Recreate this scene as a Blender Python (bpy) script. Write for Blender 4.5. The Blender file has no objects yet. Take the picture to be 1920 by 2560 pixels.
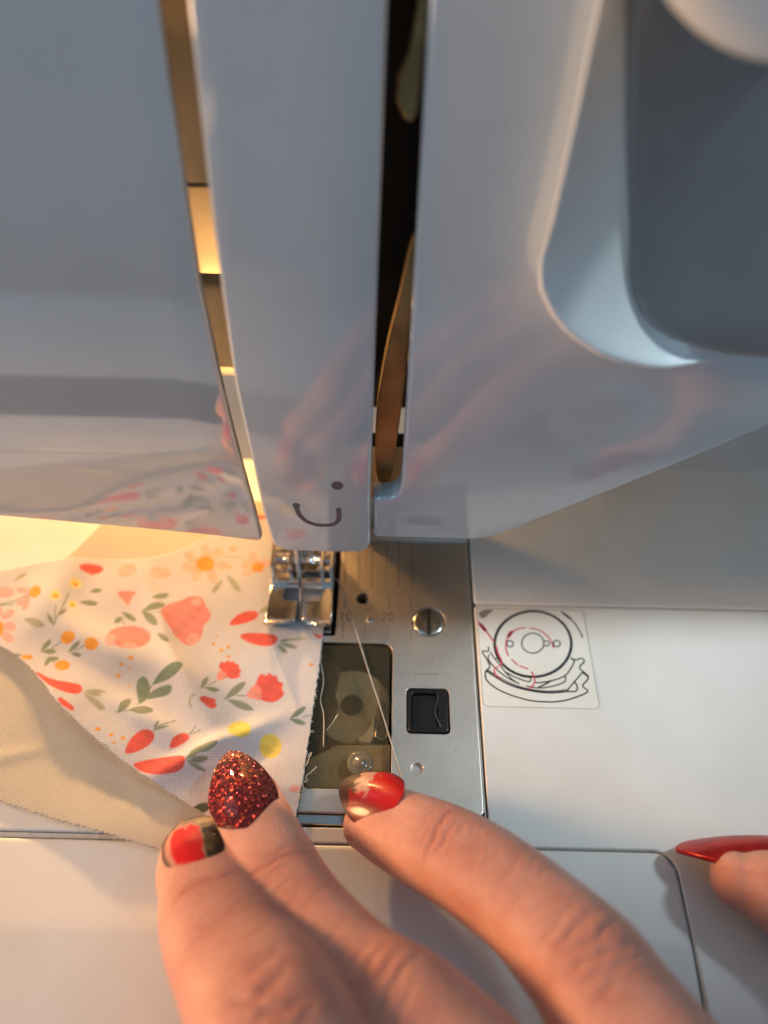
import bpy, bmesh, math, random
import numpy as np
from mathutils import Vector, Matrix
from mathutils.geometry import delaunay_2d_cdt

# ------------------------------------------------------------------ units
# All coordinates below are millimetres; meshes are written in metres.
S = 0.001
rng = np.random.default_rng(7)
random.seed(7)
scene = bpy.context.scene
col = scene.collection

# ------------------------------------------------------------------ camera
cam_d = bpy.data.cameras.new('camera')
cam = bpy.data.objects.new('camera', cam_d)
col.objects.link(cam)
cam_d.sensor_fit = 'VERTICAL'
cam_d.sensor_height = 24.0
cam_d.lens = 17.8125
cam_d.clip_start = 0.005
cam_d.clip_end = 20.0
CAM = (18.79, -91.0, 144.86)
cam.matrix_world = Matrix((
    (0.99974118, -0.02264354, 0.00219847, CAM[0] * S),
    (0.01882624, 0.76918623, -0.6387473, CAM[1] * S),
    (0.01277247, 0.63862338, 0.76941344, CAM[2] * S),
    (0, 0, 0, 1)))
cam_d.dof.use_dof = True
cam_d.dof.focus_distance = 0.144
cam_d.dof.aperture_fstop = 5.0
scene.camera = cam

# ------------------------------------------------------------------ world and lights
world = bpy.data.worlds.new('World')
scene.world = world
world.use_nodes = True
# room light: cool, a little brighter from the ceiling than from below
wn = world.node_tree
bg = wn.nodes['Background']
wtc = wn.nodes.new('ShaderNodeTexCoord')
wsp = wn.nodes.new('ShaderNodeSeparateXYZ')
wmr = wn.nodes.new('ShaderNodeMapRange')
wmr.inputs['From Min'].default_value = -0.6
wmr.inputs['From Max'].default_value = 0.9
wmr.inputs['To Min'].default_value = 0.03
wmr.inputs['To Max'].default_value = 0.38
wn.links.new(wtc.outputs['Generated'], wsp.inputs[0])
wn.links.new(wsp.outputs['Z'], wmr.inputs['Value'])
wn.links.new(wmr.outputs[0], bg.inputs[1])
bg.inputs[0].default_value = (0.50, 0.71, 0.92, 1)

def area_light(name, loc, target, size, power, colour):
    d = bpy.data.lights.new(name, 'AREA')
    d.shape = 'DISK'
    d.size = size * S
    d.energy = power
    d.color = colour
    o = bpy.data.objects.new(name, d)
    o.location = Vector(loc) * S
    o.rotation_euler = (Vector(target) - Vector(loc)).to_track_quat('-Z', 'Y').to_euler()
    col.objects.link(o)
    return o

# the cool lamp above the table, to the right
sd_ = bpy.data.lights.new('desk_light', 'SPOT')
sd_.energy = 6.6
sd_.color = (0.78, 0.94, 1.0)
sd_.spot_size = math.radians(20)
sd_.spot_blend = 1.0
sd_.shadow_soft_size = 0.03
so_ = bpy.data.objects.new('desk_light', sd_)
so_.location = Vector((330, 40, 430)) * S
so_.rotation_euler = (Vector((58, 12, 0)) - Vector((330, 40, 430))).to_track_quat('-Z', 'Y').to_euler()
col.objects.link(so_)
# daylight from a window behind and above the viewer
area_light('window_light', (-700, -620, 480), (20, 0, 70), 420, 1.5, (0.50, 0.78, 1.0))
# a warm room lamp off to the left
area_light('room_lamp', (-430, -20, 160), (0, -60, 15), 110, 2.5, (1.0, 0.54, 0.235))
# a warm lamp low behind the machine, shining forward under the head
rl_ = bpy.data.lights.new('rear_lamp', 'SPOT')
rl_.energy = 3.3
rl_.spot_size = math.radians(27)
rl_.spot_blend = 0.5
rl_.color = (1.0, 0.58, 0.25)
rl_.shadow_soft_size = 0.006
ro_ = bpy.data.objects.new('rear_lamp', rl_)
ro_.location = Vector((-105, 190, 50)) * S
ro_.rotation_euler = (Vector((-38, -25, 0)) - Vector((-105, 190, 50))).to_track_quat('-Z', 'Y').to_euler()
col.objects.link(ro_)
# the machine's own warm bulb is the emissive mesh lamp > bulb further down
BULB = (-24, 54, 30.0)
BULB_STRENGTH = 185.0

vs = scene.view_settings
vs.view_transform = 'Standard'
vs.look = 'None'
vs.gamma = 1.0
vs.exposure = 0.0
vs.use_curve_mapping = False
scene.display_settings.display_device = 'sRGB'
scene.cycles.max_bounces = 10
scene.cycles.glossy_bounces = 6
scene.cycles.transmission_bounces = 8
scene.cycles.sample_clamp_indirect = 6.0
scene.cycles.use_denoising = True
scene.cycles.caustics_reflective = False
scene.cycles.caustics_refractive = False

PRINT = [
('R','-51.66,10.44 -49.34,10.97 -46.11,10.42 -46.22,9.55 -45.73,9.1 -46.64,8.96 -46.54,8.22 -47.61,8.36 -47.96,7.55 -49.14,8.43 -49.77,8.19 -50.19,8.86 -51,8.73'),
('k','-38.17,9.49 -38.21,8.66 -38.68,7.99 -39.5,7.61 -40.49,7.58 -41.48,7.91 -42.26,8.55 -42.68,9.36 -42.65,10.19 -42.19,10.87 -41.37,11.27 -40.36,11.29 -39.36,10.95 -38.58,10.3'),
('k','-30.18,8.96 -30.28,8.21 -30.83,7.6 -31.74,7.25 -32.81,7.22 -33.86,7.52 -34.65,8.09 -35.06,8.82 -34.97,9.58 -34.42,10.2 -33.51,10.56 -32.42,10.59 -31.37,10.28 -30.57,9.7'),
('k','-24.11,11.73 -24.5,11.36 -25.2,11.35 -26.08,11.7 -26.96,12.33 -27.67,13.13 -28.07,13.94 -28.08,14.6 -27.69,14.97 -26.98,14.98 -26.09,14.63 -25.2,13.99 -24.5,13.18 -24.11,12.37'),
('k','-24.2,10.86 -24.3,10.25 -24.79,9.76 -25.57,9.47 -26.49,9.44 -27.37,9.69 -28.03,10.15 -28.35,10.75 -28.26,11.36 -27.78,11.86 -26.99,12.15 -26.06,12.18 -25.17,11.93 -24.51,11.46'),
('k','-24.65,6.62 -25.09,7.08 -25.35,7.9 -25.38,8.92 -25.18,9.95 -24.77,10.78 -24.25,11.23 -23.71,11.22 -23.27,10.74 -23.01,9.91 -22.99,8.87 -23.2,7.85 -23.61,7.05 -24.12,6.6'),
('k','-19.72,6.15 -20.25,6.22 -20.86,6.75 -21.43,7.63 -21.85,8.7 -22.03,9.74 -21.93,10.55 -21.58,10.96 -21.03,10.89 -20.41,10.35 -19.84,9.45 -19.43,8.38 -19.26,7.34 -19.37,6.55'),
('k','-16.52,11.2 -16.69,10.62 -17.23,10.18 -18.05,9.98 -18.99,10.05 -19.85,10.39 -20.48,10.91 -20.74,11.53 -20.59,12.12 -20.04,12.56 -19.21,12.77 -18.27,12.69 -17.4,12.36 -16.78,11.82'),
('k','-19.22,16.18 -19.01,15.52 -19.13,14.68 -19.57,13.84 -20.23,13.16 -20.98,12.76 -21.68,12.73 -22.2,13.07 -22.42,13.72 -22.31,14.55 -21.88,15.4 -21.22,16.09 -20.45,16.5 -19.74,16.53'),
('k','-22.95,12.18 -23.49,12.42 -24.01,13.13 -24.41,14.17 -24.61,15.33 -24.57,16.4 -24.3,17.15 -23.84,17.43 -23.29,17.18 -22.77,16.45 -22.37,15.4 -22.17,14.23 -22.22,13.18 -22.5,12.45'),
('O','-20.7,11.84 -20.76,10.87 -21.24,10.09 -22.04,9.64 -23,9.62 -23.94,10.02 -24.68,10.76 -25.06,11.71 -25.02,12.68 -24.55,13.48 -23.74,13.94 -22.76,13.97 -21.81,13.56 -21.07,12.79'),
('k','-11.03,11.22 -11.21,10.75 -11.69,10.44 -12.39,10.34 -13.15,10.48 -13.84,10.83 -14.32,11.32 -14.49,11.85 -14.31,12.32 -13.83,12.63 -13.13,12.73 -12.36,12.59 -11.67,12.24 -11.19,11.75'),
('k','-10.72,11.93 -11.15,11.84 -11.71,12.13 -12.29,12.74 -12.78,13.54 -13.08,14.39 -13.12,15.12 -12.91,15.57 -12.47,15.66 -11.9,15.36 -11.31,14.74 -10.83,13.93 -10.54,13.08 -10.5,12.37'),
('k','-10.9,10.67 -10.85,10.13 -11.1,9.55 -11.62,9.04 -12.28,8.71 -12.97,8.62 -13.55,8.78 -13.9,9.17 -13.95,9.7 -13.7,10.29 -13.19,10.8 -12.52,11.13 -11.83,11.23 -11.25,11.06'),
('k','-7.62,13.1 -7.57,12.55 -7.84,11.96 -8.36,11.45 -9.04,11.11 -9.73,11.01 -10.31,11.18 -10.66,11.57 -10.71,12.12 -10.45,12.71 -9.93,13.23 -9.25,13.58 -8.55,13.67 -7.97,13.5'),
('O','-9.1,11.17 -9.16,10.54 -9.5,10.02 -10.03,9.73 -10.66,9.71 -11.26,9.97 -11.72,10.46 -11.94,11.09 -11.88,11.72 -11.55,12.24 -11.01,12.54 -10.38,12.56 -9.77,12.29 -9.32,11.79'),
('k','-16.07,16.43 -16.11,15.96 -16.35,15.58 -16.74,15.36 -17.21,15.34 -17.67,15.54 -18.02,15.91 -18.19,16.37 -18.16,16.85 -17.92,17.23 -17.52,17.46 -17.05,17.47 -16.59,17.27 -16.24,16.9'),
('l','-18.21,7.5 -18.82,6.96 -19.51,6.23 -19.91,5.28 -20.07,4.4 -19.99,3.84 -19.83,3.72 -19.41,3.89 -18.87,4.47 -18.41,5.37 -18.22,6.48 -18.12,7.43'),
('l','-17.32,8.7 -16.85,7.54 -16.19,6.18 -15.28,5.11 -14.4,4.44 -13.82,4.25 -13.67,4.42 -13.79,5.11 -14.31,6.18 -15.17,7.31 -16.29,8.17 -17.24,8.79'),
('l','-19.18,13.97 -15.33,13.9 -15.36,14.2 -19.22,14.27'),
('l','-15.38,13.92 -12.03,12.12 -11.96,12.39 -15.31,14.19'),
('P','-64.15,2.57 -64.17,1.93 -64.66,1.4 -65.51,1.09 -66.57,1.07 -67.61,1.32 -68.44,1.81 -68.9,2.44 -68.88,3.09 -68.4,3.62 -67.54,3.93 -66.48,3.96 -65.43,3.7 -64.6,3.21'),
('P','-60.01,2.39 -60.17,2.07 -60.68,1.92 -61.44,1.97 -62.31,2.2 -63.1,2.57 -63.67,3 -63.91,3.43 -63.75,3.74 -63.24,3.9 -62.47,3.85 -61.6,3.62 -60.8,3.25 -60.23,2.81'),
('P','-59.92,1.48 -59.72,0.97 -59.82,0.32 -60.19,-0.32 -60.76,-0.84 -61.42,-1.13 -62.04,-1.14 -62.49,-0.86 -62.69,-0.35 -62.6,0.29 -62.23,0.94 -61.66,1.47 -60.99,1.76 -60.37,1.77'),
('P','-59.33,-1.19 -59.42,-1.9 -59.68,-2.39 -60.06,-2.58 -60.49,-2.43 -60.87,-1.97 -61.15,-1.29 -61.26,-0.51 -61.17,0.2 -60.91,0.71 -60.52,0.9 -60.09,0.75 -59.7,0.28 -59.43,-0.42'),
('g','-67.01,-1.08 -63.27,-0.02 -63.43,0.3 -67.17,-0.77'),
('g','-63.25,-0.01 -60.14,1.7 -60.33,2.01 -63.44,0.29'),
('g','-66.17,-0.96 -62.98,-0.98 -63.08,-0.66 -66.27,-0.64'),
('O','-57.68,2.36 -57.59,1.61 -57.8,0.99 -58.26,0.65 -58.88,0.63 -59.55,0.95 -60.13,1.54 -60.51,2.29 -60.61,3.05 -60.41,3.67 -59.95,4.02 -59.31,4.04 -58.64,3.72 -58.05,3.12'),
('P','-62.47,-2.35 -62.26,-2.84 -62.3,-3.42 -62.59,-3.98 -63.07,-4.41 -63.64,-4.63 -64.2,-4.59 -64.63,-4.3 -64.85,-3.82 -64.81,-3.24 -64.53,-2.68 -64.05,-2.24 -63.47,-2.02 -62.91,-2.06'),
('P','-60.59,-6.67 -60.66,-7.12 -61.03,-7.43 -61.62,-7.54 -62.32,-7.43 -62.99,-7.11 -63.5,-6.65 -63.75,-6.15 -63.68,-5.69 -63.31,-5.38 -62.71,-5.27 -62.01,-5.38 -61.34,-5.7 -60.83,-6.16'),
('P','-59.91,-10.13 -60.19,-10.42 -60.75,-10.45 -61.48,-10.21 -62.25,-9.74 -62.89,-9.15 -63.29,-8.54 -63.35,-8.03 -63.08,-7.74 -62.51,-7.71 -61.76,-7.96 -61,-8.43 -60.35,-9.03 -59.97,-9.64'),
('P','-64.94,-2.57 -64.81,-3.21 -64.88,-3.73 -65.15,-4.02 -65.54,-4.03 -66,-3.76 -66.42,-3.26 -66.73,-2.62 -66.86,-1.98 -66.79,-1.46 -66.53,-1.16 -66.13,-1.15 -65.67,-1.43 -65.24,-1.94'),
('O','-63.23,-6.95 -63.04,-7.79 -63.09,-8.46 -63.35,-8.83 -63.77,-8.85 -64.29,-8.49 -64.78,-7.83 -65.17,-7 -65.36,-6.16 -65.32,-5.48 -65.06,-5.09 -64.63,-5.08 -64.11,-5.45 -63.61,-6.11'),
('w','-49.66,5.19 -49.61,4.51 -49.85,3.96 -50.32,3.65 -50.93,3.63 -51.57,3.92 -52.1,4.44 -52.43,5.11 -52.49,5.79 -52.25,6.35 -51.78,6.67 -51.16,6.68 -50.52,6.4 -49.98,5.86'),
('w','-52.89,1.24 -52.83,0.63 -53.02,0.13 -53.41,-0.15 -53.94,-0.16 -54.49,0.09 -54.96,0.57 -55.26,1.17 -55.32,1.79 -55.14,2.29 -54.74,2.57 -54.21,2.59 -53.66,2.33 -53.19,1.84'),
('w','-49.11,-0.66 -49.05,-1.21 -49.18,-1.66 -49.47,-1.91 -49.87,-1.93 -50.3,-1.69 -50.67,-1.26 -50.92,-0.71 -50.99,-0.15 -50.86,0.3 -50.57,0.56 -50.16,0.57 -49.73,0.34 -49.36,-0.1'),
('Y','-50.4,5 -50.38,4.64 -50.52,4.34 -50.79,4.17 -51.13,4.17 -51.49,4.32 -51.79,4.6 -51.97,4.96 -51.99,5.32 -51.86,5.62 -51.59,5.79 -51.24,5.8 -50.88,5.64 -50.58,5.36'),
('Y','-53.44,1.22 -53.4,0.87 -53.49,0.59 -53.7,0.42 -53.98,0.42 -54.28,0.56 -54.54,0.84 -54.71,1.19 -54.75,1.54 -54.66,1.83 -54.45,1.99 -54.16,2 -53.86,1.85 -53.6,1.57'),
('Y','-49.47,-0.67 -49.44,-0.97 -49.53,-1.21 -49.71,-1.35 -49.95,-1.36 -50.2,-1.23 -50.42,-0.99 -50.56,-0.7 -50.59,-0.39 -50.51,-0.15 -50.33,-0.01 -50.08,-0 -49.83,-0.13 -49.61,-0.37'),
('o','-50.43,4.78 -50.42,4.58 -50.49,4.43 -50.63,4.34 -50.82,4.33 -51.01,4.41 -51.17,4.56 -51.26,4.75 -51.27,4.95 -51.2,5.1 -51.06,5.2 -50.87,5.2 -50.68,5.12 -50.53,4.97'),
('o','-53.45,0.95 -53.44,0.79 -53.5,0.65 -53.62,0.58 -53.79,0.57 -53.95,0.64 -54.09,0.77 -54.18,0.93 -54.19,1.1 -54.13,1.23 -54,1.31 -53.84,1.31 -53.67,1.24 -53.53,1.11'),
('o','-49.61,-0.83 -49.6,-0.99 -49.65,-1.12 -49.75,-1.2 -49.89,-1.2 -50.04,-1.14 -50.17,-1.01 -50.24,-0.85 -50.26,-0.69 -50.2,-0.55 -50.1,-0.48 -49.96,-0.47 -49.81,-0.54 -49.69,-0.67'),
('g','-51.82,2.42 -51.88,-2.16 -51.54,-2.28 -51.48,2.3'),
('g','-51.87,-2.14 -52.5,-6.43 -52.18,-6.59 -51.55,-2.3'),
('g','-53.29,-1.45 -52.52,-4.85 -52.25,-4.87 -53.02,-1.47'),
('g','-51.01,-1.82 -51.95,-3.27 -51.7,-3.5 -50.76,-2.05'),
('g','-54.53,-3.47 -54.25,-4.12 -53.86,-4.9 -53.33,-5.56 -52.82,-6.02 -52.49,-6.19 -52.4,-6.12 -52.48,-5.75 -52.79,-5.13 -53.29,-4.45 -53.93,-3.87 -54.48,-3.44'),
('g','-50.61,-2.17 -50.96,-2.42 -51.35,-2.78 -51.6,-3.26 -51.7,-3.72 -51.67,-4.02 -51.59,-4.09 -51.35,-4.02 -51.04,-3.74 -50.76,-3.29 -50.64,-2.7 -50.56,-2.21'),
('l','-65.43,5.67 -64.74,5.86 -63.93,6.16 -63.3,6.71 -62.91,7.31 -62.82,7.75 -62.93,7.9 -63.36,7.91 -64.01,7.66 -64.68,7.15 -65.16,6.4 -65.49,5.75'),
('g','-47.47,3.26 -46.83,3.1 -46.07,2.99 -45.43,3.18 -44.99,3.51 -44.84,3.84 -44.91,4.02 -45.28,4.22 -45.88,4.31 -46.55,4.18 -47.1,3.75 -47.5,3.35'),
('g','-48.88,0.31 -47.99,-0.07 -46.9,-0.45 -45.9,-0.45 -45.14,-0.22 -44.81,0.1 -44.86,0.32 -45.34,0.68 -46.21,0.97 -47.23,1.05 -48.17,0.75 -48.91,0.43'),
('c','-41.59,3.57 -39.35,3.86 -36.88,3.59 -37.21,2.59 -37.81,2.19 -37.62,1.38 -38.09,-0.14 -39.09,0.8 -39.44,1.33 -40.37,1.96'),
('l','-59.44,-4.71 -58.43,-5.53 -57.18,-6.42 -55.93,-6.83 -54.92,-6.85 -54.41,-6.6 -54.4,-6.32 -54.89,-5.7 -55.89,-5 -57.15,-4.49 -58.42,-4.46 -59.44,-4.55'),
('p','-30.35,-1.64 -29.91,-0.46 -28.77,0.65 -27.41,1.22 -26.39,1.36 -25.64,2.25 -23.88,2.74 -22.01,2.57 -21.2,1.28 -20.81,0.11 -19.75,-0.83 -19.17,-2.14 -19.38,-3.56 -20.46,-4.63 -20.3,-6.07 -20.26,-7.6 -21.08,-9.23 -22.49,-9.96 -24.11,-9.51 -25.6,-8.14 -26.21,-7.75 -27.04,-6.25 -28.04,-5.25 -29.25,-3.72'),
('c','-25.51,-2.33 -23.94,-1.76 -24.09,-1.4 -25.66,-1.98'),
('c','-23.98,-1.76 -22.15,-1.61 -22.23,-1.24 -24.06,-1.4'),
('c','-24.56,-3.67 -23.18,-3.84 -23.2,-3.48 -24.58,-3.31'),
('c','-23.11,-3.84 -21.98,-3.39 -22.13,-3.04 -23.26,-3.49'),
('c','-24.15,-5.22 -22.89,-5.49 -22.89,-5.14 -24.15,-4.86'),
('c','-22.93,-5.48 -21.8,-6.06 -21.71,-5.74 -22.85,-5.15'),
('P','-21.01,-7.26 -20.82,-7.8 -20.89,-8.4 -21.21,-8.96 -21.72,-9.35 -22.31,-9.5 -22.87,-9.39 -23.29,-9.04 -23.49,-8.5 -23.43,-7.9 -23.11,-7.34 -22.6,-6.94 -22,-6.79 -21.44,-6.9'),
('P','-21.74,1.27 -21.78,0.8 -22.04,0.42 -22.48,0.2 -23.01,0.18 -23.52,0.38 -23.91,0.74 -24.11,1.21 -24.08,1.68 -23.82,2.06 -23.38,2.29 -22.85,2.3 -22.34,2.1 -21.94,1.74'),
('g','-33,1.72 -32.16,1.62 -31.14,1.61 -30.28,1.95 -29.68,2.46 -29.47,2.91 -29.56,3.13 -30.05,3.34 -30.87,3.35 -31.76,3.07 -32.5,2.43 -33.05,1.84'),
('g','-34.65,-1.57 -33.48,-1.69 -32.07,-1.71 -30.86,-1.24 -30.02,-0.57 -29.71,0.04 -29.83,0.34 -30.51,0.61 -31.65,0.61 -32.9,0.24 -33.94,-0.63 -34.72,-1.42'),
('g','-34.78,-1.29 -34.07,-2.51 -33.13,-3.92 -31.96,-4.94 -30.88,-5.53 -30.2,-5.62 -30.06,-5.4 -30.29,-4.64 -31.04,-3.53 -32.17,-2.42 -33.54,-1.68 -34.71,-1.17'),
('l','-32.43,-2.47 -30,-2.19 -30.07,-1.93 -32.5,-2.21'),
('p','-31.01,-8.28 -31.17,-9.68 -32.23,-10.81 -33.95,-11.47 -36.02,-11.52 -38.03,-10.96 -39.59,-9.9 -40.4,-8.53 -40.28,-7.12 -39.25,-5.95 -37.5,-5.27 -35.39,-5.21 -33.34,-5.8 -31.78,-6.9'),
('P','-38.12,-9.57 -38.05,-10.31 -38.22,-10.9 -38.59,-11.23 -39.1,-11.25 -39.63,-10.93 -40.09,-10.36 -40.39,-9.63 -40.46,-8.9 -40.29,-8.3 -39.92,-7.95 -39.41,-7.94 -38.87,-8.26 -38.41,-8.84'),
('P','-33.08,-10.69 -33.17,-11.03 -33.59,-11.32 -34.25,-11.49 -35.02,-11.51 -35.75,-11.37 -36.3,-11.11 -36.55,-10.78 -36.46,-10.43 -36.04,-10.14 -35.38,-9.97 -34.61,-9.95 -33.87,-10.09 -33.32,-10.35'),
('c','-37.32,-7.65 -36.5,-10.54 -36.2,-10.51 -37.02,-7.62'),
('c','-36.64,-8.54 -36.09,-10.13 -35.93,-10.1 -36.48,-8.52'),
('c','-35.96,-7.61 -35.15,-10.5 -34.85,-10.48 -35.65,-7.59'),
('c','-35.42,-8.51 -34.87,-10.1 -34.71,-10.07 -35.25,-8.48'),
('c','-34.46,-7.57 -33.67,-10.46 -33.37,-10.44 -34.16,-7.55'),
('c','-33.97,-8.47 -33.43,-10.06 -33.27,-10.03 -33.8,-8.45'),
('g','-39.21,-1.67 -38.51,-2.44 -37.62,-3.31 -36.64,-3.87 -35.8,-4.12 -35.33,-4.08 -35.27,-3.89 -35.57,-3.38 -36.27,-2.69 -37.24,-2.06 -38.3,-1.75 -39.18,-1.57'),
('g','-39.92,-4.78 -39.43,-4.69 -38.88,-4.5 -38.61,-4.05 -38.55,-3.52 -38.68,-3.11 -38.84,-2.95 -39.21,-2.88 -39.65,-3.04 -39.97,-3.44 -40.03,-4.1 -40.01,-4.69'),
('g','-38.86,-3.08 -37.76,-5.03 -37.57,-4.94 -38.67,-2.98'),
('R','-14.97,-4.49 -14.58,-3.22 -13.76,-1.99 -12.11,-0.89 -10.11,-0.51 -9.01,-0.96 -8.81,-1.86 -9.57,-2.93 -11.47,-3.87 -13.41,-4.5'),
('l','-8.77,-1.21 -8.2,-1.08 -7.55,-0.84 -7.07,-0.35 -6.81,0.2 -6.78,0.62 -6.9,0.78 -7.26,0.82 -7.79,0.63 -8.3,0.18 -8.62,-0.52 -8.83,-1.13'),
('R','-12.21,-7.28 -11.78,-6.51 -10.27,-6.21 -6.93,-6.18 -4.68,-6.47 -3.83,-7.27 -4.02,-8.43 -5.23,-9.41 -7.42,-9.47 -9.7,-8.83 -11.35,-8.07'),
('g','-3.68,-8.2 -3.1,-8.25 -2.38,-8.26 -1.72,-8.07 -1.23,-7.8 -1.01,-7.55 -1.04,-7.44 -1.35,-7.33 -1.93,-7.32 -2.6,-7.47 -3.22,-7.82 -3.7,-8.14'),
('l','-1.83,-8.02 2.1,-7.51 2,-6.91 -1.94,-7.42'),
('g','-3.48,-8.61 -2.71,-9.05 -1.75,-9.54 -0.75,-9.79 0.07,-9.84 0.5,-9.73 0.52,-9.59 0.15,-9.26 -0.62,-8.87 -1.61,-8.58 -2.64,-8.52 -3.47,-8.53'),
('g','-3.99,-8.97 -3.64,-9.6 -3.17,-10.32 -2.55,-10.82 -1.97,-11.07 -1.6,-11.07 -1.51,-10.93 -1.62,-10.52 -1.99,-9.95 -2.58,-9.41 -3.32,-9.09 -3.94,-8.89'),
('O','-47,-8.66 -46.84,-9.3 -47.01,-9.91 -47.46,-10.38 -48.11,-10.61 -48.83,-10.57 -49.48,-10.25 -49.93,-9.73 -50.09,-9.09 -49.93,-8.48 -49.48,-8 -48.82,-7.76 -48.1,-7.81 -47.44,-8.13'),
('O','-41.32,-10.8 -41.31,-11.44 -41.61,-11.96 -42.16,-12.26 -42.85,-12.28 -43.55,-12.02 -44.12,-11.52 -44.44,-10.88 -44.46,-10.24 -44.16,-9.71 -43.61,-9.41 -42.91,-9.39 -42.21,-9.66 -41.64,-10.16'),
('O','-46.4,-15.41 -46.41,-15.96 -46.73,-16.42 -47.31,-16.68 -48.02,-16.7 -48.74,-16.47 -49.32,-16.04 -49.64,-15.49 -49.65,-14.93 -49.33,-14.47 -48.75,-14.2 -48.02,-14.18 -47.3,-14.42 -46.72,-14.85'),
('O','-54.6,-13.79 -54.64,-14.06 -54.91,-14.29 -55.37,-14.42 -55.93,-14.44 -56.46,-14.33 -56.88,-14.12 -57.09,-13.85 -57.05,-13.58 -56.78,-13.35 -56.31,-13.22 -55.76,-13.2 -55.22,-13.31 -54.81,-13.52'),
('g','-49.82,-9.87 -51.54,-11.31 -51.37,-11.52 -49.65,-10.08'),
('g','-53.58,-12.24 -53.05,-11.9 -52.46,-11.42 -52.12,-10.73 -52,-10.05 -52.07,-9.6 -52.22,-9.48 -52.6,-9.57 -53.07,-9.96 -53.46,-10.61 -53.6,-11.46 -53.66,-12.17'),
('g','-53.34,-12.4 -52.62,-12.65 -51.74,-12.87 -50.98,-12.78 -50.43,-12.52 -50.22,-12.21 -50.28,-12.02 -50.68,-11.76 -51.38,-11.59 -52.17,-11.61 -52.85,-11.95 -53.37,-12.3'),
('g','-44.37,-11.11 -46.12,-11.89 -45.99,-12.12 -44.24,-11.34'),
('g','-47.74,-12.43 -47.08,-12.22 -46.32,-11.88 -45.77,-11.3 -45.45,-10.68 -45.41,-10.24 -45.53,-10.09 -45.96,-10.1 -46.57,-10.38 -47.17,-10.91 -47.55,-11.69 -47.81,-12.36'),
('g','-47.21,-12.57 -46.69,-12.95 -46.04,-13.34 -45.4,-13.48 -44.89,-13.44 -44.64,-13.27 -44.65,-13.12 -44.91,-12.82 -45.43,-12.5 -46.07,-12.31 -46.71,-12.38 -47.22,-12.49'),
('g','-49.8,-14.66 -51.02,-14.21 -51.03,-14.44 -49.82,-14.89'),
('g','-51.5,-15.89 -51.17,-15.53 -50.84,-15.04 -50.76,-14.43 -50.87,-13.85 -51.07,-13.5 -51.23,-13.42 -51.51,-13.55 -51.78,-13.95 -51.9,-14.54 -51.76,-15.25 -51.59,-15.85'),
('g','-51.81,-14.15 -51.2,-14.33 -50.46,-14.49 -49.83,-14.39 -49.38,-14.14 -49.21,-13.88 -49.26,-13.72 -49.61,-13.51 -50.2,-13.39 -50.85,-13.44 -51.41,-13.75 -51.84,-14.06'),
('g','-59.05,-13.4 -58.62,-13.57 -58.1,-13.73 -57.63,-13.73 -57.28,-13.62 -57.13,-13.47 -57.15,-13.37 -57.39,-13.21 -57.81,-13.08 -58.29,-13.06 -58.73,-13.2 -59.07,-13.34'),
('g','-29.82,-7.59 -29.29,-8.32 -28.61,-9.16 -27.79,-9.71 -27.06,-9.97 -26.63,-9.95 -26.55,-9.79 -26.75,-9.3 -27.29,-8.64 -28.08,-8.03 -29,-7.7 -29.77,-7.5'),
('O','-17.16,-9.28 -17.17,-9.43 -17.26,-9.56 -17.41,-9.63 -17.59,-9.64 -17.75,-9.57 -17.88,-9.45 -17.95,-9.3 -17.94,-9.14 -17.85,-9.01 -17.7,-8.94 -17.52,-8.93 -17.35,-9 -17.22,-9.12'),
('O','-15.08,-10.81 -15.1,-11 -15.21,-11.15 -15.38,-11.24 -15.6,-11.25 -15.8,-11.17 -15.96,-11.02 -16.04,-10.83 -16.02,-10.65 -15.91,-10.49 -15.73,-10.4 -15.52,-10.4 -15.31,-10.48 -15.15,-10.62'),
('O','-13.76,-9.93 -13.78,-10.09 -13.87,-10.22 -14.02,-10.29 -14.19,-10.29 -14.36,-10.23 -14.49,-10.11 -14.55,-9.95 -14.54,-9.8 -14.45,-9.67 -14.3,-9.6 -14.12,-9.59 -13.95,-9.66 -13.83,-9.78'),
('O','-13.37,-12.29 -13.39,-12.46 -13.49,-12.59 -13.65,-12.67 -13.85,-12.68 -14.03,-12.61 -14.17,-12.48 -14.24,-12.31 -14.22,-12.14 -14.12,-12 -13.96,-11.92 -13.77,-11.92 -13.58,-11.99 -13.44,-12.12'),
('O','-16.83,-7.51 -16.83,-7.61 -16.89,-7.7 -16.99,-7.75 -17.11,-7.75 -17.22,-7.71 -17.31,-7.62 -17.35,-7.52 -17.35,-7.41 -17.29,-7.33 -17.19,-7.28 -17.07,-7.28 -16.96,-7.32 -16.87,-7.4'),
('O','-11.75,-11.46 -11.76,-11.55 -11.81,-11.62 -11.89,-11.66 -11.99,-11.66 -12.08,-11.62 -12.15,-11.56 -12.19,-11.47 -12.18,-11.39 -12.13,-11.32 -12.04,-11.28 -11.95,-11.27 -11.85,-11.31 -11.78,-11.38'),
('O','-33.34,-13.72 -33.35,-13.94 -33.46,-14.12 -33.67,-14.22 -33.91,-14.23 -34.16,-14.14 -34.36,-13.97 -34.46,-13.75 -34.46,-13.54 -34.34,-13.36 -34.14,-13.25 -33.89,-13.25 -33.64,-13.34 -33.45,-13.51'),
('O','-35.2,-15.21 -35.2,-15.38 -35.29,-15.51 -35.44,-15.59 -35.63,-15.6 -35.82,-15.53 -35.97,-15.4 -36.05,-15.24 -36.05,-15.07 -35.96,-14.93 -35.81,-14.86 -35.62,-14.85 -35.43,-14.92 -35.28,-15.05'),
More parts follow.
